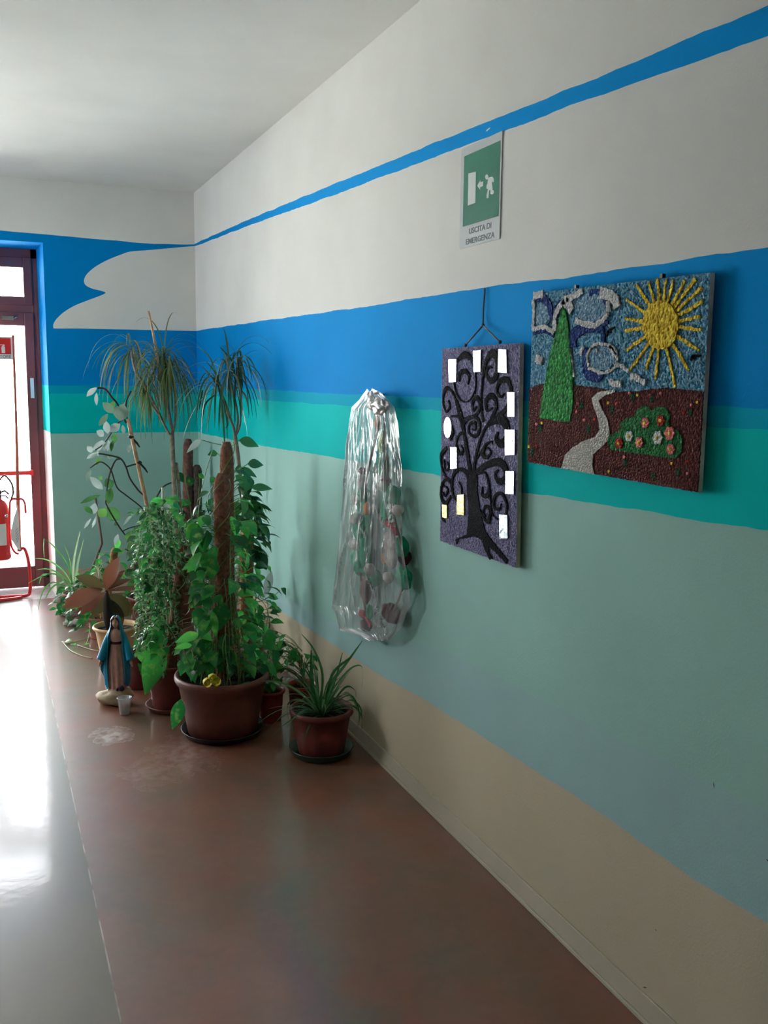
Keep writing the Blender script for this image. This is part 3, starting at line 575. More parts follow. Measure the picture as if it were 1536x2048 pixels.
for x, y in [(715,1100),(870,1010),(1010,1015),(1290,1120),(190,1235),(545,1240),(130,1410),(815,1490),(1200,1560),(1020,1590),(495,1070)]:
    q = MB(); flat(q, b2([(x-4,y-35),(x+4,y-20),(x+18,y-38),(x+12,y),(x+20,y+5),(x+5,y+14),(x+3,y+30),(x-4,y+30),(x-6,y+10),(x-20,y),(x-8,y-6),(x-20,y-30)]), x2-.0015, .002, jit=.001); q.build('stalk', DKG, bd2)
for px, py in ((1152,578),(1324,556)):
    v = at_x(px, py-4, -.015); q = MB(); q.box((-.018, v.y-.005, v.z-.006), (-.008, v.y+.005, v.z+.005)); q.build('hanger', DARKM, bd2)

# ------------------------------------------------------------------ plants
PROF = {'heart': [.04,.66,.95,1.,.86,.62,.34,.03], 'ell': [.03,.5,.82,.98,1.,.84,.5,.03], 'lance': [.03,.4,.78,1.,.92,.66,.33,.02]}
CAMD = lambda p: (CAM-p).normalized()
def leaf(mb, base, tip, W, shape='heart', face=None, fold=.18, curl=.12, r=None, m=0):
    base, tip = Vector(base), Vector(tip); d = tip-base; L = d.length
    if L < 1e-5: return
    face = face or (Vector((random.uniform(-.6,.6), random.uniform(-.6,.6), 1)))
    sd = d.cross(face)
    if sd.length < 1e-6: sd = d.orthogonal()
    sd.normalize(); n = sd.cross(d).normalized(); pr = PROF[shape]; k = len(pr); vs = []; tw = random.uniform(-.25,.25)
    for i, w_ in enumerate(pr):
        t = i/(k-1); c = base+d*t+n*(curl*L*(math.sin(PI*t*.9)-.6*t*t)); hw = W/2*w_
        s2 = sd*math.cos(tw*t)+n*math.sin(tw*t)
        vs += [c-s2*hw+n*fold*hw, c, c+s2*hw+n*fold*hw]
    fs = []
    for i in range(k-1): fs += [(3*i,3*i+1,3*i+4,3*i+3), (3*i+1,3*i+2,3*i+5,3*i+4)]
    mb.add(vs, fs, m, random.random() if r is None else r, True)
def ribbon(mb, P, W, side=None, r=None, m=0, fold=.25, taper=.7):
    P = [Vector(p) for p in P]; k = len(P); vs = []; r = random.random() if r is None else r
    for i, p in enumerate(P):
        d = (P[min(i+1,k-1)]-P[max(i-1,0)]).normalized(); sd = side if side else d.cross(Vector((0,0,1)))
        if sd.length < .05: sd = Vector((1,0,0))
        sd = sd.normalized(); n = sd.cross(d).normalized(); t = i/(k-1); w_ = W/2*min(1, .55+t*2)*max(.04, (1-t**2.2))**taper
        vs += [p-sd*w_+n*w_*fold, p, p+sd*w_+n*w_*fold]
    fs = []
    for i in range(k-1): fs += [(3*i,3*i+1,3*i+4,3*i+3), (3*i+1,3*i+2,3*i+5,3*i+4)]
    mb.add(vs, fs, m, r, True)
def blade(mb, base, d, L, W, droop=.5, r=None, n=10):
    p = Vector(base); d = Vector(d).normalized(); P = [p.copy()]; st_ = L/n; sd = d.cross(Vector((0,0,1)))
    if sd.length < .05: sd = Vector((random.uniform(-1,1), random.uniform(-1,1), 0))
    for i in range(n):
        d = (d+Vector((0,0,-droop/n*2.2))).normalized(); p = p+d*st_; P.append(p.copy())
    ribbon(mb, P, W, sd, r)
def pleaf(mb, bx, by, tx, ty, Y, wpx, shape='ell', dy=0, tilt=.5, r=None, curl=.1, fold=.15):
    """leaf whose stalk end and tip are seen at two picture points, at distance Y; tilt: how far it turns away from flat-on"""
    b_, t_ = at_y(bx, by, Y), at_y(tx, ty, Y+dy); W = wpx/F_PX*(b_-CAM).length
    f = CAMD(b_)+Vector((0,0,tilt))+Vector((random.uniform(-.25,.25), 0, random.uniform(-.2,.2)))
    leaf(mb, b_, t_, W*1.05, shape, f, fold, curl, r); return b_
def pot(root, cx, cy, z0, H, rt, rb, m, rim=.012, rimh=.03, soil=.035, ribs=0, n=48):
    q = MB(); q.lathe([(0,0),(rb*.96,0),(rb,.006),(rb+(rt-rb)*.5,H*.5),(rt-.004,H-rimh),(rt+rim*.6,H-rimh+.003),(rt+rim,H-rimh*.5),(rt+rim*.8,H-.004),(rt+rim*.3,H),(rt-.004,H-.003),(rt-.010,H-rimh),(rt-.014,H-soil-.02)], (cx,cy,z0), n, ribs=ribs, ramp=.012)
    q.build('pot', m, root)
    q = MB(); R_ = rt-.013; vs = [(cx,cy,z0+H-soil+.004)]; K = 28
    for j in range(1,5):
        for k in range(K): vs.append((cx+R_*j/4*math.cos(2*PI*k/K), cy+R_*j/4*math.sin(2*PI*k/K), z0+H-soil+random.uniform(-.004,.004)))
    fs = [(0,1+k,1+(k+1)%K) for k in range(K)]+[(1+(j-1)*K+k, 1+j*K+k, 1+j*K+(k+1)%K, 1+(j-1)*K+(k+1)%K) for j in range(1,4) for k in range(K)]
    q.add(vs, fs); q.build('soil', SOIL, root)
def saucer(name, label, cx, cy, r, h, m):
    q = MB(); q.lathe([(0,0),(r*.86,0),(r*.9,.003),(r,h-.003),(r+.003,h),(r-.003,h+.001),(r*.86,.008),(0,.0065)], (cx,cy,0), 48); return tag(q.build(name, m), label, 'saucer', 'plant saucers')
SZ = .0075
def mosspole(root, base, top, r, m, label=None):
    b_, t_ = Vector(base), Vector(top); q = MB(); n = 36; P = [b_.lerp(t_, i/n) for i in range(n+1)]
    R_ = [r*(1+.07*noise.noise(Vector((i*.9, b_.x*50, 1)))) for i in range(n+1)]; R_[-1] = r*.5; R_[-2] = r*.85; R_[-3] = r*.97
    q.tube(P, R_, 18)
    for i in range(len(q.v)):
        v = Vector(q.v[i]); f = noise.noise(v*60)*.0035; ax = b_.lerp(t_, (v.z-b_.z)/(t_.z-b_.z)); dd = (v-ax); q.v[i] = tuple(v+dd.normalized()*f if dd.length > 1e-6 else v)
    for i in range(160):      # loose fibres
        t = random.random(); a = random.uniform(0, 2*PI); p = b_.lerp(t_, t)+Vector((math.cos(a), math.sin(a), 0))*r*.97; d = Vector((math.cos(a)*.6+random.uniform(-.5,.5), math.sin(a)*.6+random.uniform(-.5,.5), random.uniform(-1,1)))*.010
        q.tube([p, p+d*.6, p+d], .0006, 3, caps=False)
    return q.build('moss_pole', m, root, label)
def wrapvine(mb, base, top, r, turns, rad=.003, ph=0):
    b_, t_ = Vector(base), Vector(top); n = 60
    mb.tube([b_.lerp(t_, i/n)+Vector((math.cos(ph+turns*2*PI*i/n), math.sin(ph+turns*2*PI*i/n), 0))*(r+.004+.004*math.sin(i*.8)) for i in range(n+1)], rad, 6)
def cluster(lf, st_, regs, Y, dY, support, Lr, ratio, shape, n_mul=1.0, down=.5, petr=.0016, maxpet=.16, curl=.15, fold=.2):
    """leaves on stalks filling a volume; support(z) gives the stem the stalks leave from"""
    for (cx, cy, rx, ry, n) in regs:
        for _ in range(int(n*n_mul)):
            while True:
                u, v = random.uniform(-1,1), random.uniform(-1,1)
                if u*u+v*v <= 1: break
            y = Y+random.uniform(-dY, dY); p = at_y(cx+u*rx, cy+v*ry, y)
            if p.z < .03 or p.x > -.03 or (p.x < -.86 and -2.9 < p.y < -2.2): continue
            s = support(max(.05, p.z-random.uniform(.02,.07))); out = Vector((p.x-s.x, p.y-s.y, 0)); o = out.normalized() if out.length > .01 else Vector((random.uniform(-1,1), random.uniform(-1,1), 0)).normalized()
            L = random.uniform(*Lr); d = (o*random.uniform(.3,1)+Vector((random.uniform(-.6,.6), random.uniform(-.6,.3), -random.uniform(0, 2*down)))).normalized()
            tip = p+d*L
            if tip.x < -.86 and -2.9 < tip.y < -2.2: tip.x = -.86
            if tip.x > -.012: tip.x = -.012-random.random()*.03
            if tip.z < .012: tip.z = .012
            leaf(lf, p, tip, L*ratio*random.uniform(.85,1.1), shape, Vector((o.x*.8+random.uniform(-.5,.5), o.y*.8-.5+random.uniform(-.5,.5), 1)), fold, curl)
            if out.length < maxpet: st_.tube([s, s.lerp(p,.5)+Vector((0,0,.012)), p], petr, 4, caps=False)
            elif random.random() < .6: st_.tube([p+Vector((-o.x*.05, -o.y*.05, .02)), p+Vector((-o.x*.02,-o.y*.02,.012)), p], petr, 4, caps=False)

# --- A: the big brown pot with the tall brown moss pole
A = (-.553, -3.075)
saucer('plant_saucer', 'black round saucer under the big brown pot with the yellow bow', A[0], A[1], .19, .032, BLACKP)
pa = thing('potted_pothos', 'big brown pot of pothos round a tall brown moss pole, yellow bow on the rim', 'potted plant', (A[0], A[1], SZ))
pot(pa, A[0], A[1], SZ, .285, .205, .160, TERRA, rim=.014, rimh=.038, soil=.05)
pb, pt = Vector((-.535,-3.02,.2)), at_y(443,946,-3.0)
mosspole(pa, pb, pt, .0365, COIR)
lf, st_ = MB(), MB(); sup = lambda z: pb.lerp(pt, min(1, max(0, (z-pb.z)/(pt.z-pb.z))))
cluster(lf, st_, [(415,1170,17,110,52), (402,1300,36,38,26), (490,1295,50,46,46), (480,1180,18,90,18), (404,1075,16,50,20), (425,1318,40,18,12), (474,1060,16,60,14)], -3.02, .12, sup, (.06,.115), .62, 'heart', down=.55)
pleaf(lf, 447,1205, 436,1262, -3.12, 36, 'heart', tilt=.1, r=.25, curl=.05); pleaf(lf, 398,1268, 350,1285, -3.15, 20, 'heart', tilt=.6, r=1); pleaf(lf, 384,1290, 348,1297, -3.2, 13, 'heart', tilt=.6, r=1)
pleaf(lf, 425,1222, 432,1276, -3.14, 16, 'heart', tilt=.3, r=.8); pleaf(lf, 391,1128, 364,1140, -3.05, 15, 'heart', tilt=.6, r=.8); pleaf(lf, 362,1398, 345,1460, -3.16, 26, 'heart', tilt=.1, r=.35)
pleaf(lf, 432,1120, 420,1160, -3.1, 24, 'heart', tilt=.2, r=.6); pleaf(lf, 545,1265, 530,1300, -3.05, 28, 'heart', tilt=.3, r=.6); pleaf(lf, 395,1050, 372,1078, -3.0, 24, 'heart', tilt=.4, r=.9); pleaf(lf, 462,1032, 470,1068, -3.0, 18, 'heart', tilt=.4, r=.85)
pleaf(lf, 500,1362, 470,1385, -3.2, 10, 'lance', tilt=.5, r=.9)
for ph in (0, 2.1, 4): wrapvine(st_, pb, pt-Vector((0,0,.03)), .0365, 3.4, .0018, ph)
for i in range(26):
    a = random.uniform(0,2*PI); b_ = Vector((A[0]+.1*math.cos(a), A[1]+.1*math.sin(a), .24)); t_ = sup(random.uniform(.35,1.0))+Vector((.045*math.cos(a),.045*math.sin(a),0))
    st_.tube(smoothpts([b_, b_.lerp(t_,.35)+Vector((random.uniform(-.03,.03),random.uniform(-.03,.03),.05)), t_], 6), .0022, 5)
for P in ([(408,1355),(392,1330),(384,1300)], [(398,1352),(375,1320),(366,1292)], [(452,1268),(446,1290),(448,1330)]): st_.tube(smoothpts([at_y(x,y,-3.15) for x,y in P],4), .0028, 6)
for P in ([(560,1385),(530,1350),(500,1300),(490,1280)], [(575,1320),(560,1330),(540,1318),(520,1300)]): st_.tube(smoothpts([at_y(x,y,-2.95) for x,y in P],4), .002, 5)
lf.build('foliage', L_POTHOS, pa); st_.build('stems', STEM, pa)

# yellow bow on the rim
c = at_y(424,1362,-3.285)
q = MB(); bw = thing('ribbon_bow', 'small bright yellow ribbon bow on the rim of the big brown pot', 'bow', c)
YEL = mat('yellow_ribbon', (.72,.58,.02), .5, bump=.5, bscale=80)
for (dx, dz, rx, rz, an) in ((-.020,-.004,.019,.019,.3), (.018,-.003,.021,.020,-.3), (.004,.018,.019,.013,0)):
    vs = []; n = 14
    for k in range(n):
        a = 2*PI*k/n; 
        for s in (-1, 1): vs.append(c+Vector((dx+rx*math.cos(a), s*.012+.003*math.sin(3*a), dz+rz*math.sin(a)*(1+.12*math.cos(4*a)))))
    q.add(vs, [(2*k, 2*((k+1)%n), 2*((k+1)%n)+1, 2*k+1) for k in range(n)], 0, 0, True)
    q.ball(c+Vector((dx,0,dz)), rx*.8, .009, rz*.8, n=8, rough=.25)
q.build('loops', YEL, bw)
q = MB(); q.ball(c+Vector((0,-.010,0)), .007, .006, .009, n=8, rough=.2); q.build('knot', YEL, bw)
q = MB(); q.tube(smoothpts([c+Vector((0,-.01,.006)), c+Vector((-.014,0,.014)), c+Vector((-.026,.012,.012))],3), .0022, 5); q.build('tail', STEMW, bw)

# --- S: the spider plant beside the wall
SP = (-.205, -3.475)
saucer('plant_saucer', 'dark green wide saucer under the ribbed pot beside the wall', SP[0], SP[1], .140, .034, GREENP)
ps = thing('potted_spider_plant', 'ribbed red-brown pot of long grassy arching leaves closest to the wall', 'potted plant', (SP[0], SP[1], SZ))
pot(ps, SP[0], SP[1], SZ, .205, .132, .102, TERRA2, rim=.010, rimh=.03, soil=.035, ribs=36)
lf = MB()
def pblade(mb, P, Y, W, r=None, dys=None, n=5):
    Q_ = [at_y(x, y, Y+(dys[i] if dys else 0)) for i, (x, y) in enumerate(P)]
    for v in Q_: v.x = min(v.x, -.006)
    ribbon(mb, smoothpts(Q_, n), W, CAMD(Q_[0]).cross(Q_[-1]-Q_[0]).normalized(), r, taper=.6)
for P, W in [([(648,1415),(660,1370),(690,1330),(738,1280)],.016), ([(640,1420),(645,1350),(628,1300),(603,1268)],.012), ([(645,1420),(665,1380),(700,1338),(738,1332),(756,1370)],.010), ([(662,1425),(700,1400),(745,1420),(775,1465),(788,1505)],.009), ([(665,1428),(700,1410),(740,1430),(760,1465),(760,1485)],.008),
    ([(655,1420),(690,1385),(712,1410),(718,1440),(702,1466)],.009), ([(655,1420),(700,1390),(720,1430),(712,1462)],.008), ([(640,1420),(625,1370),(622,1300)],.020), ([(650,1420),(672,1355),(685,1305)],.010), ([(640,1425),(600,1385),(560,1365),(525,1362)],.010), ([(640,1425),(600,1400),(575,1410),(580,1450)],.010),
    ([(655,1420),(690,1375),(710,1380),(712,1395)],.010), ([(650,1420),(664,1400),(668,1440),(662,1470)],.012), ([(648,1420),(664,1350),(697,1318),(704,1315)],.014)]:
    pblade(lf, P, -3.46, W, random.uniform(.2,.9))
for i in range(90):
    a = random.uniform(0,2*PI); e = random.uniform(.5,1.4); b_ = Vector((SP[0]+.035*math.cos(a)*random.random(), SP[1]+.035*math.sin(a), .18))
    L = random.uniform(.14,.30); d = Vector((math.cos(a)*math.cos(e), math.sin(a)*math.cos(e), math.sin(e)))
    if d.x > .2: L *= .6
    blade(lf, b_, d, L, random.uniform(.008,.014), random.uniform(.35,.9))
lf.v = [(min(v[0], -.004), v[1], v[2]) for v in lf.v]
lf.build('foliage', L_SPIDER, ps)

# --- small red pots between the big pot and the wall
def small_pot_plant(name, label, cx, cy, H, rt, rb, m, regs, Y, Lr, group=None, lm=None, shape='heart', dn=.5, nz_=1):
    t = thing(name, label, 'potted plant', (cx, cy, 0), group); pot(t, cx, cy, 0, H, rt, rb, m, rim=.006, rimh=.02, soil=.025)
    lf, st_ = MB(), MB(); cluster(lf, st_, regs, Y, .07, lambda z: Vector((cx, cy, max(H-.03, z-.03))), Lr, .62, shape, down=dn, maxpet=.2)
    st_.tube([(cx,cy,H-.03),(cx+.01,cy,H+.06),(cx,cy+.01,H+.14)], .003, 6)
    lf.build('foliage', lm or L_POTHOS, t); st_.build('stems', STEM, t); return t
small_pot_plant('potted_pothos', 'small dark red pot with low green leaves just right of the big brown pot', -.300, -3.00, .155, .066, .052, TERRA3, [(528,1345,30,26,32)], -3.0, (.035,.07))
small_pot_plant('potted_pothos', 'small red pot almost hidden behind the grassy leaves near the wall', -.145, -3.02, .17, .070, .055, TERRA3, [(585,1325,38,34,45), (560,1290,20,26,16)], -3.0, (.035,.07))

# --- D: terracotta pot with saucer, dense small hanging leaves and a dark pole
D = (-.715, -2.66)
saucer('plant_saucer', 'brown saucer under the pot behind the clear plastic cup', D[0], D[1], .125, .028, TERRA)
pd = thing('potted_trailing_plant', 'brown pot in a brown saucer crowded with small trailing leaves and a dark pole', 'potted plant', (D[0], D[1], SZ))
pot(pd, D[0], D[1], SZ, .235, .118, .092, TERRA2, rim=.008, rimh=.028, soil=.03)
db, dt = Vector((-.735,-2.68,.15)), at_y(370,1090,-2.6)
mosspole(pd, db, dt, .0325, COIR, 'dark leaning moss pole')
lf, st_ = MB(), MB(); big = MB()
for i in range(70):
    a = random.uniform(0,2*PI); x0, y0 = min(332, random.gauss(302,16)), random.uniform(1015,1200); p = at_y(x0, y0, -2.66+random.uniform(-.1,.1)); d = Vector((math.cos(a)*.8, math.sin(a)*.8, .5)); P = [p.copy()]
    n = random.randint(14,30)
    for k in range(n):
        d = (d+Vector((random.uniform(-.35,.35), random.uniform(-.35,.35), -.26))).normalized(); p = p+d*.019
        if p.z < .2 or p.x < -.87: break
        P.append(p.copy())
        for s in range(2):
            b2_ = Vector((random.uniform(-1,1), random.uniform(-1,1), random.uniform(-.8,.5))).normalized(); L = random.uniform(.020,.044)
            leaf(lf, p, p+b2_*L, L*.42, 'lance', None, .2, .15)
    if len(P) > 2: st_.tube(P, .0013, 4, caps=False)
for x, y0_, y1_ in ((325,975,1330), (305,1050,1330), (338,1040,1330)):
    st_.tube([at_y(x,y0_,-2.66), at_y(x+3,(y0_+y1_)/2,-2.67), Vector((D[0]+.02*(x-322)/16, D[1], .2))], .0045, 6)
cluster(big, st_, [(325,1020,32,32,22), (300,1120,30,60,20), (322,1280,40,40,22), (390,1210,12,60,6)], -2.68, .09, lambda z: Vector((D[0], D[1], z)), (.05,.085), .6, 'heart', down=.5)
pleaf(big, 322,1288, 290,1390, -2.78, 44, 'heart', tilt=.1, r=.8, curl=.02); pleaf(big, 330,1262, 300,1302, -2.76, 36, 'heart', tilt=.3, r=.6); pleaf(big, 310,1265, 292,1300, -2.74, 18, 'heart', tilt=.3, r=.9)
pleaf(big, 300,1005, 328,1000, -2.66, 14, 'ell', tilt=.4, r=.7); pleaf(big, 354,1085, 343,1110, -2.66, 18, 'heart', tilt=.3, r=1)
for P in ([(335,1140),(350,1120),(370,1128),(380,1140)], [(350,1120),(365,1112),(385,1120)], [(290,1260),(268,1230),(275,1205),(295,1218)], [(262,1255),(280,1275),(310,1250)]): st_.tube(smoothpts([at_y(x,y,-2.7) for x,y in P],5), .0018, 5)
wrapvine(st_, db, dt, .033, 2.5, .0018)
lf.build('small_foliage', L_SMALL, pd); big.build('foliage', L_POTHOS, pd); st_.build('stems', STEMW, pd)

# --- F: dark pot behind the statue with bright leaves
t = small_pot_plant('potted_pothos', 'dark red pot of bright green leaves right behind the blue-cloaked figurine', -.828, -2.27, .19, .085, .068, TERRA2, [(308,1235,26,60,30), (300,1150,26,40,18), (290,1300,20,30,14)], -2.3, (.05,.08))

# --- C: pot hidden behind, tall pole with dark leaves towards the wall
Cc = (-.415, -2.62)
pc = thing('potted_pothos', 'tallest moss pole plant with dark glossy leaves reaching towards the wall', 'potted plant', (Cc[0], Cc[1], 0))
pot(pc, Cc[0], Cc[1], 0, .24, .125, .10, TERRA, soil=.03)
cb, ct = Vector((-.41,-2.62,.18)), at_y(453,884,-2.66)
mosspole(pc, cb, ct, .034, COIR)
lf, st_ = MB(), MB(); sup = lambda z: cb.lerp(ct, min(1, max(0, (z-cb.z)/(ct.z-cb.z))))
cluster(lf, st_, [(490,1010,24,28,24), (508,1060,24,40,20), (520,1160,16,50,6), (480,950,16,30,9), (418,1010,16,28,9)], -2.55, .1, sup, (.07,.11), .6, 'heart', down=.6)
for a in [(478,880,518,893,22,.25),(495,928,527,930,20,.1),(470,938,488,940,16,.2),(482,934,514,955,12,.1),(502,975,545,978,16,.3),(472,950,488,968,14,.5),(476,968,498,985,12,.3),(435,906,415,910,14,.4),(430,955,420,965,14,.9),
    (500,1010,536,1042,16,.1),(510,1030,524,1056,14,.2),(505,1060,528,1082,14,.1),(512,1105,534,1140,26,.05),(500,1100,520,1128,22,.1),(508,1132,530,1136,10,.1),(485,1010,505,1040,24,.1)]:
    b_ = pleaf(lf, a[0],a[1],a[2],a[3], -2.45, a[4], 'heart', tilt=.4, r=a[5]); s = sup(b_.z-.03); st_.tube(smoothpts([s, s.lerp(b_,.6)+Vector((0,0,-.005)), b_],4), .0022, 5)
for P in ([(443,890),(425,886),(404,880)], [(510,1030),(525,1030),(538,1047)], [(425,900),(410,950),(402,990),(395,1040)], [(426,968),(415,1000),(420,1020)]): st_.tube(smoothpts([at_y(x,y,-2.5) for x,y in P],4), .0022, 5)
pw = MB(); pleaf(pw, 530,1192, 543,1142, -2.3, 17, 'ell', tilt=.3, r=1); pleaf(pw, 402,878, 373,906, -2.45, 12, 'heart', tilt=.1, r=.8); pw.build('pale_leaves', L_SILVER, pc, 'two pale curled leaves'); pleaf(lf, 562,1176, 588,1195, -2.3, 13, 'heart', tilt=.5, r=.5)
lf.v = [(min(v[0], -.006), v[1], v[2]) for v in lf.v]
for P in ([(500,1180),(520,1200),(540,1192)], [(508,1190),(530,1210),(540,1250),(536,1290)], [(545,1195),(560,1180)]): st_.tube(smoothpts([at_y(x,y,-2.35) for x,y in P],4), .0018, 5)
wrapvine(st_, cb, ct, .034, 3, .0025); wrapvine(st_, cb, ct, .034, 4, .002, 2)
lf.build('foliage', L_DARK, pc); st_.build('stems', STEM, pc)

# --- E: shorter light brown pole near the wall
E_ = (-.255, -2.36)
pe = thing('potted_pothos', 'plant climbing a short pale fibre pole between the tall pole and the wall', 'potted plant', (E_[0], E_[1], 0))
pot(pe, E_[0], E_[1], 0, .22, .11, .085, TERRA2, soil=.03)
eb, et = Vector((E_[0],E_[1],.17)), at_y(495,1058,-2.38)
mosspole(pe, eb, et, .036, COIR2, 'pale brown fibre pole')
lf, st_ = MB(), MB(); sup = lambda z: eb.lerp(et, min(1, max(0, (z-eb.z)/(et.z-eb.z))))
cluster(lf, st_, [(475,1110,20,50,14), (505,1150,22,60,16), (520,1220,28,50,22), (490,1240,36,50,22)], -2.4, .07, sup, (.05,.09), .62, 'heart')
pleaf(lf, 475,1098, 497,1083, -2.5, 20, 'heart', tilt=.4, r=.6); pleaf(lf, 478,1156, 506,1152, -2.5, 11, 'heart', tilt=.7, r=1)
for P in ([(515,1195),(535,1205),(533,1255)], [(530,1205),(545,1212)]): st_.tube(smoothpts([at_y(x,y,-2.3) for x,y in P],4), .0016, 5)
lf.v = [(min(v[0], -.006), v[1], v[2]) for v in lf.v]
lf.build('foliage', L_POTHOS, pe); st_.build('stems', STEM, pe)

# --- dracaenas
def head(lf, c, n, Lr, W, spread, dr=(1.4,3.0)):
    for i in range(n):
        a = random.uniform(0,2*PI); e = random.choice([random.uniform(.2,1.3), random.uniform(-.2,.8), random.uniform(-1.1,0)])
        d = Vector((math.cos(a)*math.cos(e)*spread, math.sin(a)*math.cos(e)*spread, math.sin(e))).normalized()
        b_ = c+Vector((0,0,random.uniform(-.07,.03)))+Vector((d.x,d.y,0))*.008
        blade(lf, b_, d, random.uniform(*Lr), W*random.uniform(.8,1.2), random.uniform(*dr), None, 12)
d1 = thing('potted_dracaena', 'tallest slender-trunked dracaena with drooping thin leaves in front of the room corner', 'potted plant', (-.37, -1.0, 0))
pot(d1, -.37, -1.0, 0, .27, .14, .11, TERRA, soil=.03)
Yd = -1.0; q = MB(); P = lambda *a: [at_y(x, y, Yd) for x, y in a]
tb = Vector((-.37,-1.0,.23))
q.tube([tb]+P((352,1080),(349,980),(346,920),(344,868)), [.020,.019,.017,.016,.015], 10)
q.tube([tb+Vector((.03,0,0))]+P((362,1040),(357,960),(353,925)), [.014,.012,.010,.008], 8)
for pp, r_ in ((((343,872),(335,862),(322,835),(302,795),(285,765),(270,740),(262,700)),.008), (((345,868),(343,850),(338,825),(335,790),(330,745),(325,715)),.009), (((345,866),(340,845),(336,830)),.007), (((346,868),(350,845),(350,800),(347,750)),.007), (((324,838),(305,812),(293,790),(291,772)),.006), (((344,868),(341,840),(332,790),(322,770),(316,735)),.008)):
    q.tube(smoothpts(P(*pp),4), r_, 8)
q.build('trunk', BARK, d1)
q = MB(); q.tube(P((297,622),(306,665),(315,715),(330,800)), [.006,.008,.009,.009], 8); q.build('support_stick', WOOD, d1)
lf = MB()
head(lf, at_y(261,692,Yd), 52, (.22,.44), .010, .95, (.9,2.3)); head(lf, at_y(328,712,Yd), 90, (.28,.48), .010, .5, (1.1,2.6)); head(lf, at_y(342,738,Yd-.05), 42, (.25,.50), .009, .9, (.9,2.2))
head(lf, at_y(291,774,Yd), 36, (.20,.38), .011, .9, (.8,2.0)); head(lf, at_y(316,728,Yd+.05), 34, (.2,.42), .009, .8, (1,2.4))
lf.v = [(min(v[0], -.01), min(v[1], -.01), v[2]) for v in lf.v]
lf.build('foliage', L_DRAC, d1)
d2 = thing('potted_dracaena', 'dark green dracaena drooping over the tallest moss pole near the right wall', 'potted plant', (-.21, -1.9, 0))
pot(d2, -.21, -1.9, 0, .25, .13, .10, TERRA2, soil=.03)
Yd = -1.9; q = MB(); tb = Vector((-.21,-1.9,.2))
q.tube(smoothpts([tb]+P((486,1050),(478,930),(470,870)),4), [.012]*13, 8)
for pp in (((470,872),(465,850),(452,820),(443,790),(432,762)), ((470,872),(476,840),(470,800),(462,770),(458,745)), ((471,872),(480,850),(482,800),(478,760),(474,712))): q.tube(smoothpts(P(*pp),4), .006, 8)
q.build('trunk', BARK, d2); lf = MB()
head(lf, at_y(434,758,Yd), 26, (.22,.44), .013, .85, (.6,2.0)); head(lf, at_y(459,745,Yd), 26, (.22,.42), .013, .75, (.6,2.0)); head(lf, at_y(475,712,Yd), 30, (.16,.36), .012, .6, (.7,2.2))
for pp in (((470,860),(445,790),(420,750),(400,728)), ((470,760),(465,725),(450,705),(440,694)), ((440,770),(430,745),(412,722)), ((466,770),(490,790),(499,830)), ((430,790),(410,810),(402,860)), ((405,780),(398,820)), ((450,800),(455,850),(445,855))): pblade(lf, pp, Yd, .012)
lf.v = [(min(v[0], -.006), v[1], v[2]) for v in lf.v]
lf.build('foliage', L_DRACD, d2)

# --- two bare poles standing in a pot in the corner
gp = thing('potted_climbing_poles', 'pot in the room corner holding two thick bare fibre poles of unequal height', 'potted plant', (-.16, -.42, 0))
pot(gp, -.16, -.42, 0, .25, .13, .10, TERRA2, soil=.03)
mosspole(gp, (-.19,-.45,.2), at_y(376,878,-.5), .036, COIR4, 'taller reddish fibre pole'); mosspole(gp, (-.12,-.44,.2), at_y(394,930,-.5), .036, COIR3, 'shorter grey fibre pole')
lf, st_ = MB(), MB()
for a in [(372,965,390,960,22,.3),(352,945,368,965,16,.2),(396,948,410,958,10,.9),(352,1010,372,1000,16,.8),(380,1000,362,1015,14,.4)]: pleaf(lf, a[0],a[1],a[2],a[3], -.56, a[4], 'heart', r=a[5])
cluster(lf, st_, [(378,1040,16,40,14)], -.5, .06, lambda z: Vector((-.16,-.44,z)), (.08,.13), .6, 'heart')
for pp in ([(368,930),(372,965),(380,1010),(384,1040)], [(400,950),(396,1000),(388,1030)]): st_.tube(smoothpts([at_y(x,y,-.55) for x,y in pp],4), .003, 5)
lf.v = [(min(v[0], -.01), min(v[1], -.01), v[2]) for v in lf.v]
lf.build('foliage', L_POTHOS, gp); st_.build('stems', STEM, gp)

# --- silvery rubber plant on a bamboo cane
rp = thing('potted_rubber_plant', 'plant with round silvery leaves tied with black clips to a leaning bamboo cane', 'potted plant', (-.60, -1.25, 0))
pot(rp, -.60, -1.25, 0, .26, .13, .10, TERRA2, soil=.03)
Yr = -1.2; P = lambda *a: smoothpts([at_y(x, y, Yr) for x, y in a], 4)
q = MB(); a = at_y(256,838,Yr); b_ = at_y(305,1062,Yr); c = Vector((-.59,-1.25,.2)); q.tube([a, a.lerp(b_,.3), a.lerp(b_,.6), b_, c], .0125, 10)
for k in (.12,.35,.6,.85): v = a.lerp(b_,k); dd = (b_-a).normalized(); q.tube([v-dd*.004, v, v+dd*.004], [.0125,.0145,.0125], 10)
q.build('bamboo_cane', WOOD, rp)
q = MB()
for (x, y) in ((262,874),(278,925)):
    q = MB(); v = at_y(x,y,Yr); q.ball(v, .019, .017, .012, n=8); q.tube([v, v+Vector((.035,-.01,-.04)), v+Vector((.05,-.01,-.065))], [.008,.007,.004], 6); q.build('clip', BLACKP, rp)
q = MB()
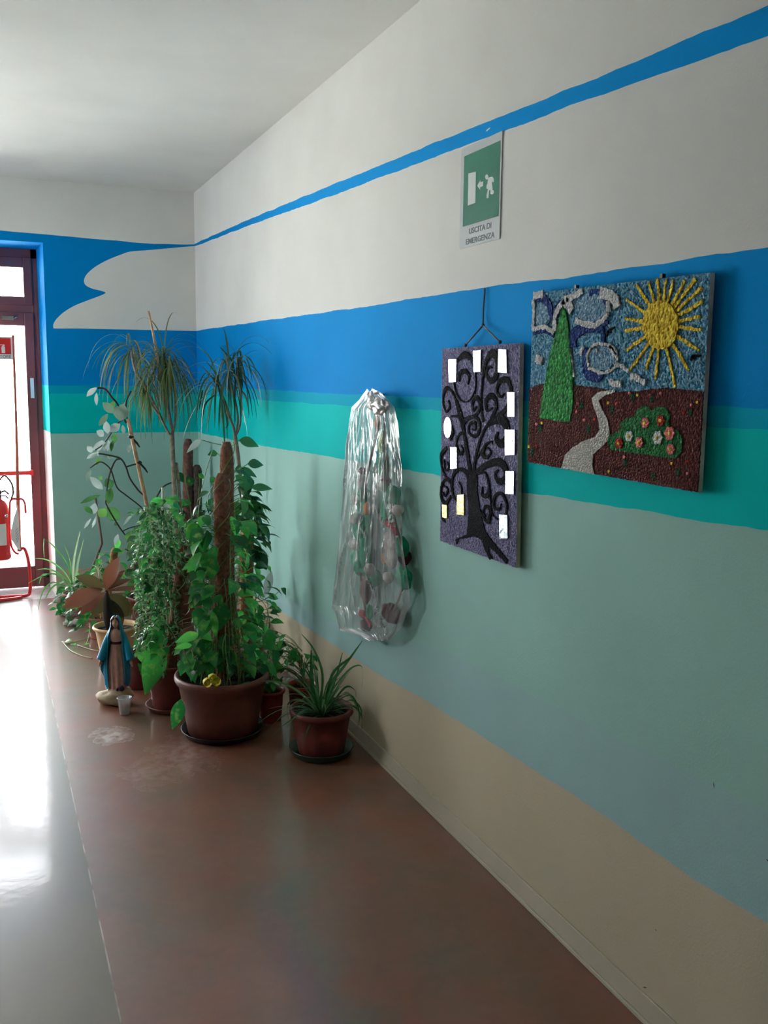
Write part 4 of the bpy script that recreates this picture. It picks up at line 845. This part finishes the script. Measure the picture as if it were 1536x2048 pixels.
for pp, r_ in ((((296,1060),(293,1002),(276,980),(260,957),(252,934),(242,918),(225,912),(197,907)),.0055), (((300,1062),(289,1022),(254,992),(234,975),(223,943),(213,930),(199,924),(180,936)),.0045), (((310,1120),(289,1096),(252,1072),(215,1014),(213,996),(217,957),(230,922),(242,918)),.005), (((300,1045),(285,1050),(262,1055),(246,1062)),.004),
    (((252,934),(264,930),(276,927)),.005), (((252,846),(236,810),(224,795),(210,778),(194,776)),.006), (((254,838),(252,805),(262,782)),.005), (((310,1130),(290,1120),(265,1105),(250,1098)),.0045), (((310,1000),(325,975),(343,965)),.005), (((296,1068),(297,1035),(294,1010)),.010), (((245,840),(232,850),(220,870),(205,890),(190,900)),.004)): q.tube(P(*pp), r_, 7)
q.tube([Vector((-.60,-1.25,.22)), at_y(300,1130,Yr), at_y(298,1062,Yr)], .010, 8)
q.build('branches', TWIG, rp)
lf, l2 = MB(), MB()
for a in [(194,775,173,793,10,.9),(193,785,193,811,7,1),(228,826,205,805,16,.2),(246,808,240,842,29,.5),(216,828,198,852,11,.2),(212,842,216,868,13,1),(240,848,220,864,16,.9),(193,862,208,872,14,.8),(245,850,248,868,8,.6),(206,880,186,900,8,.9),(206,882,196,902,8,1),(208,881,209,903,8,.9),(217,880,215,902,8,.8),(184,905,175,892,11,.9),(190,905,173,918,6,.8),(198,904,181,917,6,.9),(195,900,197,912,5,.9),
    (180,953,206,979,14,.8),(182,940,172,960,9,.5),(182,1037,168,1057,5,.9),(193,1032,184,1056,5,1),(246,1051,266,1026,6,.8),(190,1006,187,1028,14,1),(226,918,206,912,5,.5),(262,888,256,905,9,.7),(236,1068,230,1090,9,.9)]:
    pleaf(lf, a[0],a[1],a[2],a[3], Yr+random.uniform(-.05,.05), a[4], 'ell', tilt=.3, r=a[5])
for a in [(228,800,222,826,10,.6),(230,866,227,888,10,.4),(226,880,222,904,8,.2),(201,914,192,930,8,.9),(209,972,227,962,19,0),(222,975,217,1008,15,.4),(201,990,160,1007,9,.1),(186,1028,167,1012,10,.1),(209,1016,240,1040,24,.4),(213,1018,198,1034,18,.9),(236,1046,228,1050,8,.3),(260,1062,252,1080,10,.9),(205,960,196,952,8,.6),(300,1040,282,1060,14,.8),(312,1055,298,1085,16,.6),(250,1100,232,1108,12,.8),(290,1110,280,1140,13,.6),(275,1140,262,1160,14,.5),(315,1005,298,1010,12,.7),(205,1120,190,1128,12,.9)]:
    pleaf(l2, a[0],a[1],a[2],a[3], Yr+random.uniform(-.05,.05), a[4], 'ell', tilt=.4, r=a[5])
cluster(l2, MB(), [(292,1100,24,50,34), (325,1060,20,50,18)], Yr, .1, lambda z: Vector((-.6,-1.25,z)), (.06,.10), .55, 'ell')
lf.build('silvery_foliage', L_SILVER, rp); l2.build('foliage', L_RUBBER, rp)

# --- yellow pot, reddish broad leaves
Yp = (-.862, -1.72)
py_ = thing('potted_rubber_plant', 'pale yellow pot with a dark stem and broad reddish brown leaves behind the figurine', 'potted plant', (Yp[0], Yp[1], 0))
pot(py_, Yp[0], Yp[1], 0, .205, .122, .088, YELP, rim=.012, rimh=.022, soil=.028)
Yy = -1.72; q = MB(); q.tube([Vector((Yp[0]-.02,Yp[1],.17)), at_y(216,1235,Yy), at_y(214,1205,Yy), at_y(212,1180,Yy)], [.034,.030,.024,.008], 12); q.build('stem', mat('dark_stem', (.02,.014,.010), .8, bump=.8, bscale=80), py_)
lf, l2 = MB(), MB()
for a in [(211,1180,238,1114,27,.9),(206,1178,126,1216,30,.75),(212,1184,160,1230,22,.6),(214,1178,250,1140,13,.3),(214,1182,286,1177,9,.4),(213,1180,262,1158,12,.3)]: pleaf(lf, *a[:4], Yy-.04, a[4], 'ell', tilt=.5, r=a[5], curl=.12, fold=.3)
for a in [(210,1175,151,1152,22,.6),(210,1186,184,1232,30,.3),(213,1190,258,1232,40,.0),(215,1195,240,1262,32,.0)]: pleaf(l2, *a[:4], Yy+.02, a[4], 'ell', tilt=.3, r=a[5], curl=.08, fold=.2)
lf.build('reddish_foliage', L_RED, py_); l2.build('olive_foliage', L_OLIVE, py_)
# small pot behind it with a stub pole, light trailing leaves
U = (-.90, -1.22)
pu = thing('potted_trailing_plant', 'low pot behind the yellow pot, light green runners spilling onto the floor', 'potted plant', (U[0], U[1], 0))
pot(pu, U[0], U[1], 0, .14, .075, .06, mat('pink_terracotta', (.42,.16,.11), .5), rim=.006, rimh=.02, soil=.02)
mosspole(pu, (U[0]+.02,U[1],.1), at_y(230,1096,-1.22), .024, COIR2)
lf, st_ = MB(), MB(); cluster(lf, st_, [(175,1240,28,45,30), (150,1200,26,30,18), (215,1130,26,30,16), (255,1180,28,50,22), (185,1290,14,12,5), (245,1240,20,30,10)], -1.2, .1, lambda z: Vector((U[0],U[1],z)), (.045,.075), .65, 'heart', maxpet=.14)
pleaf(lf, 233,1098, 237,1076, -1.22, 12, 'ell', r=1)
for pp in ([(205,1240),(170,1290),(125,1283),(140,1286),(190,1272)], [(125,1283),(140,1300),(165,1312),(185,1316)], [(155,1290),(185,1300),(205,1302)]):
    Q_ = []
    for x, y in pp:
        d = (x-768)/F_PX*RGT - (y-1024)/F_PX*UPV + _fwd; v = CAM+d*((.006-CAM.z)/d.z); Q_.append(v)
    Q_[0] = Vector((U[0]-.05,U[1],.12)) if pp[0] == (205,1240) else Q_[0]
    st_.tube(smoothpts(Q_,5), .003, 5)
for x, y in ((130,1284),(150,1290),(172,1290),(185,1272)):
    d = (x-768)/F_PX*RGT - (y-1024)/F_PX*UPV + _fwd; v = CAM+d*((.012-CAM.z)/d.z); leaf(lf, v, v+Vector((random.uniform(-.06,.06),-.03,.015)), .035, 'heart', None, .2, .1, 1)
lf.build('foliage', L_POTHOS, pu); st_.build('stems', STEMW, pu)

# --- far left: pot in a white saucer by the door recess
T_ = (-.985, -.52)
saucer('plant_saucer', 'white saucer under the pot by the door recess', T_[0], T_[1], .125, .03, WHITEP)
pt_ = thing('potted_spider_plant', 'reddish pot by the door recess with thin grassy leaves arching in front of the door', 'potted plant', (T_[0], T_[1], SZ))
pot(pt_, T_[0], T_[1], SZ, .14, .085, .065, mat('pink_plastic', (.45,.13,.10), .45), rim=.006, rimh=.02, soil=.02)
lf, l2, st_ = MB(), MB(), MB(); Yt = -.55
for pp, W in [([(145,1168),(135,1130),(110,1095),(88,1077)],.012), ([(142,1165),(125,1140),(95,1120),(68,1117)],.012), ([(140,1168),(120,1148),(95,1138),(73,1140)],.012), ([(136,1168),(110,1148),(85,1152),(56,1167)],.012), ([(132,1172),(105,1165),(85,1185),(76,1220)],.012), ([(130,1172),(115,1168),(100,1180),(90,1200)],.014), ([(143,1165),(140,1125),(129,1090)],.010), ([(146,1165),(148,1120),(160,1062)],.018), ([(150,1165),(156,1125),(167,1080)],.016), ([(88,1077),(87,1095),(89,1116)],.006), ([(100,1148),(85,1150),(78,1168)],.013)]:
    pblade(lf, pp, Yt, W, random.random())
for i in range(26):
    a = random.uniform(0,2*PI); e = random.uniform(.5,1.3); blade(lf, (T_[0]+.02*math.cos(a), T_[1]+.02*math.sin(a), .14), (math.cos(a)*math.cos(e), math.sin(a)*math.cos(e), math.sin(e)), random.uniform(.14,.26), .012, random.uniform(.5,1))
cluster(l2, st_, [(155,1165,28,22,22), (140,1195,22,18,14), (130,1215,20,16,10), (190,1150,24,18,12)], Yt, .08, lambda z: Vector((T_[0],T_[1],z)), (.05,.085), .6, 'heart')
lf.v = [(v[0], min(v[1], -.01) if v[0] > -1.07 else v[1], v[2]) for v in lf.v]; l2.v = [(v[0], min(v[1], -.01), v[2]) for v in l2.v]
q = MB(); q.tube([Vector((T_[0]+.04,T_[1],.12)), at_y(204,1087,Yt), at_y(190,990,Yt)], .008, 8); q.build('support_stick', mat('old_stick', (.16,.10,.08), .8), pt_)
lf.build('grassy_foliage', L_SPIDERW, pt_); l2.build('foliage', L_POTHOS, pt_); st_.build('stems', STEM, pt_)
# dark pot by the far wall, with a rough stone in front
t = small_pot_plant('potted_pothos', 'dark maroon pot against the far wall behind the yellow pot', -.42, -.30, .30, .14, .11, mat('maroon_plastic', (.09,.02,.025), .4), [(285,1150,30,26,14), (300,1120,26,24,12)], -.35, (.07,.11))
dd = (140-768)/F_PX*RGT - (1254-1024)/F_PX*UPV + _fwd; v = CAM+dd*((.0-CAM.z)/dd.z)
q = MB(); q.ball(v+Vector((.02,.03,.018)), .062, .035, .022, n=14, rough=.5); q.v = [(a, b, max(.0005, c)) for a, b, c in q.v]
tag(q.build('stone', mat('grey_stone', (.36,.33,.30), .85, bump=1, bscale=40, var=.3, vscale=30)), 'small rough pale stone lying on the floor near the white saucer', 'stone')

# ------------------------------------------------------------------ statuette
fx, fy = -.955, -2.50
fg = thing('figurine', 'painted figurine of a veiled woman in pink robe and blue cloak, hands lowered', 'figurine', (fx, fy, 0))
SKIN = mat('painted_skin', (.62,.36,.28), .5); ROBE = mat('pink_robe', (.60,.33,.27), .55, bump=.2, bscale=60, var=.1, vscale=30); CLOAK = mat('blue_cloak', (.0,.24,.40), .42, bump=.2, bscale=60, var=.15, vscale=30)
ROCK = mat('base_rock', (.50,.38,.25), .7, bump=.6, bscale=50, var=.15, vscale=30)
FR = Matrix.Rotation(math.radians(-22), 4, 'Z')      # turned a little towards the door side
def FL(x, y, z): v = FR @ Vector((x, y, 0)); return Vector((fx+v.x*1.06, fy+v.y*1.06, z*1.10))
q = MB(); q.ball((0,0,.032), .078, .062, .045, n=20, rough=.28); q.v = [tuple(FL(a*(1+.25*(a < 0)), b, max(.0005, min(c, .082)))) for a, b, c in q.v]; q.build('rock_base', ROCK, fg)
# robe: one lofted body from hem to neck, folds running down
def loft(rows, n, fn, m_=None, close=True):
    q = MB(); vs = []
    for row in rows:
        for k in range(n): vs.append(fn(row, 2*PI*k/n))
    q.add(vs, [(i*n+k, i*n+(k+1)%n, (i+1)*n+(k+1)%n, (i+1)*n+k) for i in range(len(rows)-1) for k in range(n)]+[tuple(range(n-1,-1,-1)), tuple((len(rows)-1)*n+k for k in range(n))], 0, 0, True); return q
rows = [(.066,.044,.034,.10),(.075,.041,.032,.10),(.11,.040,.030,.10),(.16,.041,.030,.08),(.20,.040,.029,.06),(.235,.033,.025,.04),(.272,.027,.022,.03),(.292,.024,.020,.02),(.315,.031,.023,.01),(.340,.034,.023,0),(.352,.022,.016,0),(.358,.010,.010,0)]
q = loft(rows, 48, lambda r, a: FL(r[1]*math.cos(a)*(1+r[3]*math.sin(9*a+r[0]*8)), r[2]*math.sin(a)*(1+r[3]*math.sin(9*a+r[0]*8)), r[0]))
q.build('robe', ROBE, fg)
q = loft([(.285,.0262,.0225),(.288,.027,.0235),(.295,.027,.0235),(.298,.0258,.0222)], 32, lambda r, a: FL(r[1]*math.cos(a), r[2]*math.sin(a), r[0])); q.build('belt', mat('dark_red_belt', (.14,.01,.02), .5), fg)
# head: one shaped surface with brow, nose, mouth, chin
q = MB(); N = 32; vs = []
for i in range(33):
    t = PI*i/32
    for k in range(N):
        a = 2*PI*k/N; x = math.sin(t)*math.cos(a)*.0185; y = math.sin(t)*math.sin(a)*.0215; z = math.cos(t)*.0275
        if z < 0: x *= 1-.30*(-z/.0275)**1.5; y *= 1-.12*(-z/.0275)
        if y < 0:
            f = max(0, 1-abs(x)/.0042); y -= .0055*f*math.exp(-((z+.003)/.0048)**2)+.0025*f*math.exp(-((z-.005)/.006)**2)     # nose
            for ex_ in (-.0075,.0075): y += .0028*math.exp(-((x-ex_)/.0036)**2-((z-.0045)/.003)**2)                            # eye sockets
            y -= .0016*max(0, 1-abs(x)/.006)*math.exp(-((z+.0125)/.0018)**2)-.0012*max(0, 1-abs(x)/.006)*math.exp(-((z+.0100)/.0010)**2)  # mouth
            y -= .002*max(0, 1-abs(x)/.007)*math.exp(-((z+.021)/.004)**2)                                                   # chin
        vs.append(FL(x, y-.003, z+.386))
q.add(vs, [(i*N+k, (i+1)*N+k, (i+1)*N+(k+1)%N, i*N+(k+1)%N) for i in range(32) for k in range(N)], 0, 0, True)
q.tube([FL(0,.002,.345), FL(0,0,.372)], [.012,.0105], 16)
hd = q.build('head', SKIN, fg)
q = MB()
for s in (-1, 1):
    q.ball(FL(s*.0072,-.0212,.3908), .0022, .0012, .0014, n=8)
q.build('eyes', mat('eye_paint', (.02,.015,.015), .4), hd)
q = MB(); q.tube([FL(-.0045,-.0212,.3747), FL(0,-.0232,.3752), FL(.0045,-.0212,.3747)], [.0006,.0011,.0006], 6); q.build('lips', mat('lip_paint', (.38,.05,.05), .4), hd)
q = MB()                                                                      # hair: two swept locks framing the face
for s in (-1, 1): q.tube(smoothpts([FL(s*.003,-.019,.4105), FL(s*.013,-.0175,.402), FL(s*.0175,-.012,.388), FL(s*.0165,-.010,.370), FL(s*.018,-.012,.352)],4), [.003]+[.0045]*11+[.006]*4+[.003], 8)
q.build('hair', mat('brown_hair', (.10,.03,.02), .6), fg)
# cloak: C-shaped loft open at the front, veil over the head
rows = [(.4165,.006,.008,.9),(.414,.014,.016,1.1),(.405,.0215,.0245,1.25),(.388,.0245,.027,1.30),(.368,.027,.027,1.25),(.350,.034,.029,1.15),(.325,.046,.034,1.05),(.290,.052,.037,1.0),(.245,.056,.039,1.0),(.20,.061,.041,1.0),(.15,.063,.042,1.0),(.11,.060,.041,1.0),(.085,.055,.040,1.0)]
q = MB(); n = 44; vs = []
for lay, off in ((0, 0), (1, -.0025)):
    for j, (z, rx, ry, op) in enumerate(rows):
        for k in range(n+1):
            u = k/n; a = PI/2+(u*2-1)*(PI-.5*op*1.45); fo = 1+(.05 if z < .34 else 0)*math.sin(u*40+z*15)
            zz = z-.016*math.sin(u*PI*5)*(1 if j >= len(rows)-2 else 0)+(.02*(1-u) if j == len(rows)-1 else 0)
            vs.append(FL((rx+off)*math.cos(a)*fo, (ry+off)*math.sin(a)*fo, zz))
k0 = len(rows)*(n+1)
fs = []
for i in range(len(rows)-1):
    for k in range(n):
        p = i*(n+1)+k; fs += [(p,p+n+1,p+n+2,p+1), (k0+p,k0+p+1,k0+p+n+2,k0+p+n+1)]
    for k in (0, n):
        p = i*(n+1)+k; fs.append((p, k0+p, k0+p+n+1, p+n+1))
for i in (0, len(rows)-1):
    for k in range(n): p = i*(n+1)+k; fs.append((p, p+1, k0+p+1, k0+p))
q.add(vs, fs, 0, 0, True)
for s in (-1, 1):       # wide draped sleeves, part of the cloak
    P3 = smoothpts([FL(s*.026,-.002,.335), FL(s*.044,-.006,.298), FL(s*.058,-.014,.255), FL(s*.071,-.024,.215)],5); kk = len(P3)
    q.tube(P3, [.015+.005*i/(kk-1) for i in range(kk)], 16)
    V = []
    for i, pnt in enumerate(P3):        # hanging fold under the sleeve
        drop = .012+.05*math.sin(PI*min(1, i/(kk-1)*.9)); V += [pnt+Vector((0,0,-.008)), pnt+Vector((0,.004,-.008-drop)), pnt+Vector((0,.014,-.006))]
    q.add(V, [(3*i+a_, 3*i+(a_+1)%3, 3*i+3+(a_+1)%3, 3*i+3+a_) for i in range(kk-1) for a_ in range(3)], 0, 0, True)
cl_ = [FL(-.052,0,.20), FL(-.075,-.012,.195), FL(-.078,-.008,.165), FL(-.066,0,.13), FL(-.060,.004,.095), FL(-.048,.004,.085)]
q.add(cl_+[v+Vector((0,.006,0)) for v in cl_], [(0,1,2,3,4,5),(11,10,9,8,7,6)]+[(i,(i+1)%6,6+(i+1)%6,6+i) for i in range(6)])
q.build('cloak', CLOAK, fg)
for s in (-1, 1):
    q = MB(); w0 = FL(s*.071,-.024,.213); pd_ = Vector((s*.18,-.25,-1)).normalized(); sd_ = (FR @ Vector((.8, -.5*s, 0))).normalized()*1.0
    q.tube([w0, w0+pd_*.008, w0+pd_*.016, w0+pd_*.022], [.0055,.0065,.007,.0055], 10)
    for k, (o, L) in enumerate(((-.0048,.013),(-.0016,.016),(.0016,.0152),(.0048,.012))):
        b_ = w0+pd_*.019+sd_*o; q.tube([b_, b_+pd_*L*.5+sd_*o*.15, b_+pd_*L+sd_*o*.2+Vector((0,.002,0))], [.0019,.0017,.0011], 7)
    b_ = w0+pd_*.008+sd_*.005*(-s); q.tube([b_, b_+pd_*.006+sd_*(-s)*.005, b_+pd_*.013+sd_*(-s)*.007], [.0022,.002,.0013], 7)
    q.build('hand', SKIN, fg)
q = MB(); q.tube([FL(.010,-.035,.080), FL(.011,-.055,.082)], [.007,.006], 10); q.ball(FL(.030,-.048,.086), .014, .012, .013, n=12, rough=.2); q.build('dark_foot_ornament', mat('dark_navy', (.015,.01,.03), .4), fg)
# tiny pale animal ornament at the right of the base
c = FL(.062,-.050,.0)
q = MB(); q.ball(c+Vector((0,0,.022)), .013, .010, .018, n=12, rough=.3); q.ball(c+Vector((-.004,-.004,.048)), .009, n=10, rough=.25); q.tube([c+Vector((.004,0,.052)), c+Vector((.004,0,.068)), c+Vector((.001,0,.076))], [.003,.0025,.001], 6)
q.v = [(a, b, max(.0005, z)) for a, b, z in q.v]
on = q.build('ornament', mat('pale_ornament', (.42,.36,.28), .5, var=.5, vscale=90))
tag(on, 'tiny pale ornament standing at the right foot of the figurine', 'ornament')

# ------------------------------------------------------------------ clear plastic cup with water
cx_, cy_ = -.945, -2.665
q = MB(); q.lathe([(0,.0005),(.022,.0005),(.0235,.003),(.0335,.080),(.0365,.0815),(.0368,.0835),(.0345,.0845),(.0325,.080),(.0225,.004),(0,.002)], (cx_,cy_,0), 40)
cu = tag(q.build('plastic_cup', sheet('cup_plastic', (.9,.91,.92), .42, .2, -.02, .6)), 'small clear plastic cup of water on the floor before the figurine', 'cup')
q = MB(); q.lathe([(0,.0025),(.0222,.0045),(.0275,.045),(0,.045)], (cx_,cy_,0), 32); q.build('water', sheet('water', (.8,.82,.84), .15, .05, -.02), cu)

# ------------------------------------------------------------------ felt garland in a clear plastic bag, hung from a nail
def wx(px, py, X=-.05): return at_x(px, py, X)
nl = MB(); v = wx(768,789,-.0005); nl.tube([v, v+Vector((-.03,0,.004))], .0035, 8); nl.ball(v+Vector((-.031,0,.004)), .0065, n=8)
tag(nl.build('wall_nail', DARKM), 'dark nail in the teal wall above the plastic bag', 'nail')
v = wx(835,789,-.0005)
gl = thing('felt_garland', 'felt garland of green leaves and pale mushrooms inside the clear bag', 'garland', wx(760,1040,-.05))
def gx(x, y): return 640+x/3.79, 760+y/3.79
FG = mat('green_felt', (.0,.30,.14), .9, bump=.8, bscale=150, var=.25, vscale=30); FLM = mat('lime_felt', (.22,.42,.06), .9, bump=.8, bscale=150); FW = mat('white_felt', (.62,.58,.54), .9, bump=.8, bscale=150, var=.1)
FO = mat('orange_felt', (.60,.22,.04), .9, bump=.6, bscale=150); FRD = mat('red_felt', (.50,.02,.04), .9, bump=.6, bscale=150); FB = mat('brown_felt', (.22,.12,.08), .9, bump=.6, bscale=150); FD = mat('dark_plum_felt', (.10,.02,.03), .9, bump=.6, bscale=150)
for (x, y, rx, ry, m_, nm, X) in [(470,480,22,85,FLM,'felt_leaf',-.05),(482,640,36,95,FG,'felt_leaf',-.06),(555,870,48,66,FG,'felt_leaf',-.08),(510,980,42,90,FG,'felt_leaf',-.06),(335,960,45,60,FG,'felt_leaf',-.06),(300,1120,62,95,FG,'felt_leaf',-.07),(345,1240,36,90,FG,'felt_leaf',-.05),(285,1370,58,80,FG,'felt_leaf',-.07),(345,1330,45,100,FG,'felt_leaf',-.06),(370,1060,22,130,FG,'felt_leaf',-.05),(640,1500,55,85,FG,'felt_leaf',-.06),(620,1270,45,90,FG,'felt_leaf',-.05),(310,1430,60,50,FG,'felt_leaf',-.05),(330,860,40,50,FG,'felt_leaf',-.05),(420,1500,40,60,FG,'felt_leaf',-.04),(375,1760,18,60,FG,'felt_leaf',-.07),
    (322,770,34,50,FW,'felt_mushroom',-.07),(285,910,40,40,FW,'felt_mushroom',-.07),(272,1055,34,45,FW,'felt_mushroom',-.09),(262,1245,42,40,FW,'felt_mushroom',-.09),(375,1435,30,44,FW,'felt_mushroom',-.09),(480,805,26,42,FW,'felt_mushroom',-.09),(590,985,34,38,FW,'felt_mushroom',-.09),(520,1500,32,42,FW,'felt_mushroom',-.09),
    (325,690,30,26,FD,'felt_cap',-.07),(500,760,30,26,FD,'felt_cap',-.07),(460,800,12,26,FD,'felt_cap',-.095),
    (438,330,20,55,FO,'felt_cone',-.06),(358,975,20,50,FO,'felt_cone',-.08),(488,1345,18,50,FO,'felt_cone',-.09),
    (350,1590,34,100,FB,'felt_trunk',-.06),(540,1770,80,70,FD,'felt_pouch',-.06),(350,1860,34,50,FD,'felt_pouch',-.06),(640,1340,40,60,FD,'felt_pouch',-.03)]:
    q = MB(); c = wx(*gx(x,y), X*.6-.006); k = 1/3.79/F_PX*(c-CAM).length; sy = k*rx/.47; sz = k*ry
    q.ball(c, min(.024, sy*.6), sy*.92, sz*1.05, n=12, rough=.22); q.v = [(min(a, -.004), b, z) for a, b, z in q.v]; q.build(nm, m_, gl)
q = MB(); c = wx(*gx(535,1225), -.062); q.ball(c, .02, .05, .042, n=12, rough=.15); q.ball(c+Vector((0,0,-.055)), .022, .055, .05, n=12, rough=.15); q.build('felt_snowman', FW, gl, 'white felt figure with red hat')
q = MB(); q.tube(smoothpts([wx(*gx(505,1085),-.07), wx(*gx(540,1110),-.07), wx(*gx(570,1150),-.07), wx(*gx(575,1180),-.07)],4), .011, 8); q.tube([wx(*gx(540,1110),-.07), wx(*gx(560,1090),-.07)], .009, 8); q.build('red_hat', FRD, gl)
q = MB(); q.ball(wx(*gx(325,1775),-.055), .015, .035, .018, n=10); q.tube(smoothpts([wx(*gx(340,1790),-.055), wx(*gx(370,1830),-.055), wx(*gx(385,1870),-.055)],4), .008, 8); q.build('red_felt_piece', FRD, gl)
q = MB(); q.tube(smoothpts([wx(768,792,-.03), wx(757,850,-.05), wx(735,950,-.05), wx(722,1050,-.05), wx(722,1150,-.05), wx(733,1235,-.05)],4), .005, 6); q.tube(smoothpts([wx(768,792,-.03), wx(772,900,-.05), wx(780,1000,-.05), wx(800,1080,-.05), wx(808,1160,-.05), wx(785,1230,-.05)],4), .005, 6); q.build('cord', FB, gl)
# bag film
tab = [(786,738,748,.006),(794,730,768,.015),(806,722,780,.030),(822,706,793,.045),(850,701,800,.060),(900,698,803,.075),(960,694,808,.09),(1030,689,811,.10),(1100,683,815,.11),(1160,675,822,.115),(1213,667,827,.10),(1228,674,816,.09),(1258,680,806,.07),(1270,722,796,.05),(1282,745,780,.03)]
q = MB(); n = 208; rowsb = []; CR = [((1.38,.30),(.60,.93)), ((1.27,.22),(.98,-.12)), ((.98,-.12),(.62,-.55)), ((1.45,-.62),(.95,-.86)), ((1.40,.05),(.70,.12)), ((.72,-.35),(.58,-.85)), ((1.48,.75),(1.05,.90)), ((1.2,-.45),(.9,-.72))]; rr_ = []
for i in range(len(tab)-1):
    for k in range(7): rowsb.append([tab[i][j]+(tab[i+1][j]-tab[i][j])*k/7 for j in range(4)])
rowsb.append(list(tab[-1])); vs = []
for i, (yy, xl, xr, dp) in enumerate(rowsb):
    pl, pr_ = wx(xl, yy, -.05), wx(xr, yy, -.05); yc = (pl.y+pr_.y)/2; hw = (pl.y-pr_.y)/2; z = (pl.z+pr_.z)/2
    for k in range(n):
        a = 2*PI*k/n; pz = noise.noise(Vector((math.cos(a)*3.2, math.sin(a)*3.2, z*1.6))); pf = abs(noise.noise(Vector((math.cos(a)*4+7, math.sin(a)*4, z*2.2+a*.5))))
        pf += .45*abs(noise.noise(Vector((math.cos(a)*11+3, math.sin(a)*11, z*6+a))))
        f = 1+.3*pz-.75*pf
        zs = z + .5*(pr_.z-pl.z)*(-math.cos(a))
        x = -.058+dp*.50*math.sin(a)*f
        u = math.cos(a); cr = 0
        for (za, ua), (zb_, ub) in CR:
            if zb_ < z < za and math.sin(a) < 0: t = (za-z)/(za-zb_); cr = max(cr, math.exp(-((u-ua-(ub-ua)*t-.02*math.sin(z*23))/.028)**2)*min(1, 6*t, 6*(1-t)+.2))
        x -= .010*cr; rr_.append(cr)
        vs.append((min(-.0035, x), yc+hw*math.cos(a)*(.94+.10*pz), zs+.02*pf))
q.add(vs, [(i*n+k, i*n+(k+1)%n, (i+1)*n+(k+1)%n, (i+1)*n+k) for i in range(len(rowsb)-1) for k in range(n)], 0, 0, False)
bgm = sheet('bag_film', (.72,.74,.76), .22, .12, .0, .30)
q.r = [rr_[i*n+k] for i in range(len(rowsb)-1) for k in range(n)]  # film whitened along creases: stretch whitening plus highlights put into the opacity
nt = bgm.node_tree; aa = nt.nodes.new('ShaderNodeAttribute'); aa.attribute_name = 'rnd'; ma = nt.nodes.new('ShaderNodeMath'); ma.operation = 'MULTIPLY_ADD'; ma.inputs[1].default_value = .5; ma.inputs[2].default_value = .24; nt.links.new(aa.outputs['Fac'], ma.inputs[0])
for nd in nt.nodes:
    if nd.type == 'MIX_SHADER' and not nd.inputs[0].is_linked: nt.links.new(ma.outputs[0], nd.inputs[0])
bag = tag(q.build('plastic_bag', bgm), 'clear crinkled plastic bag hung on the wall left of the tree mosaic', 'bag')
q = MB(); c = wx(757,812,-.075); q.ball(c, .018, .085, .030, n=20, rough=.6); q.ball(wx(742,802,-.07), .014, .03, .038, n=14, rough=.5); q.build('gathered_top', sheet('gathered_film', (.75,.66,.60), .55, .2, .12), bag, 'bunched knot of milky plastic')
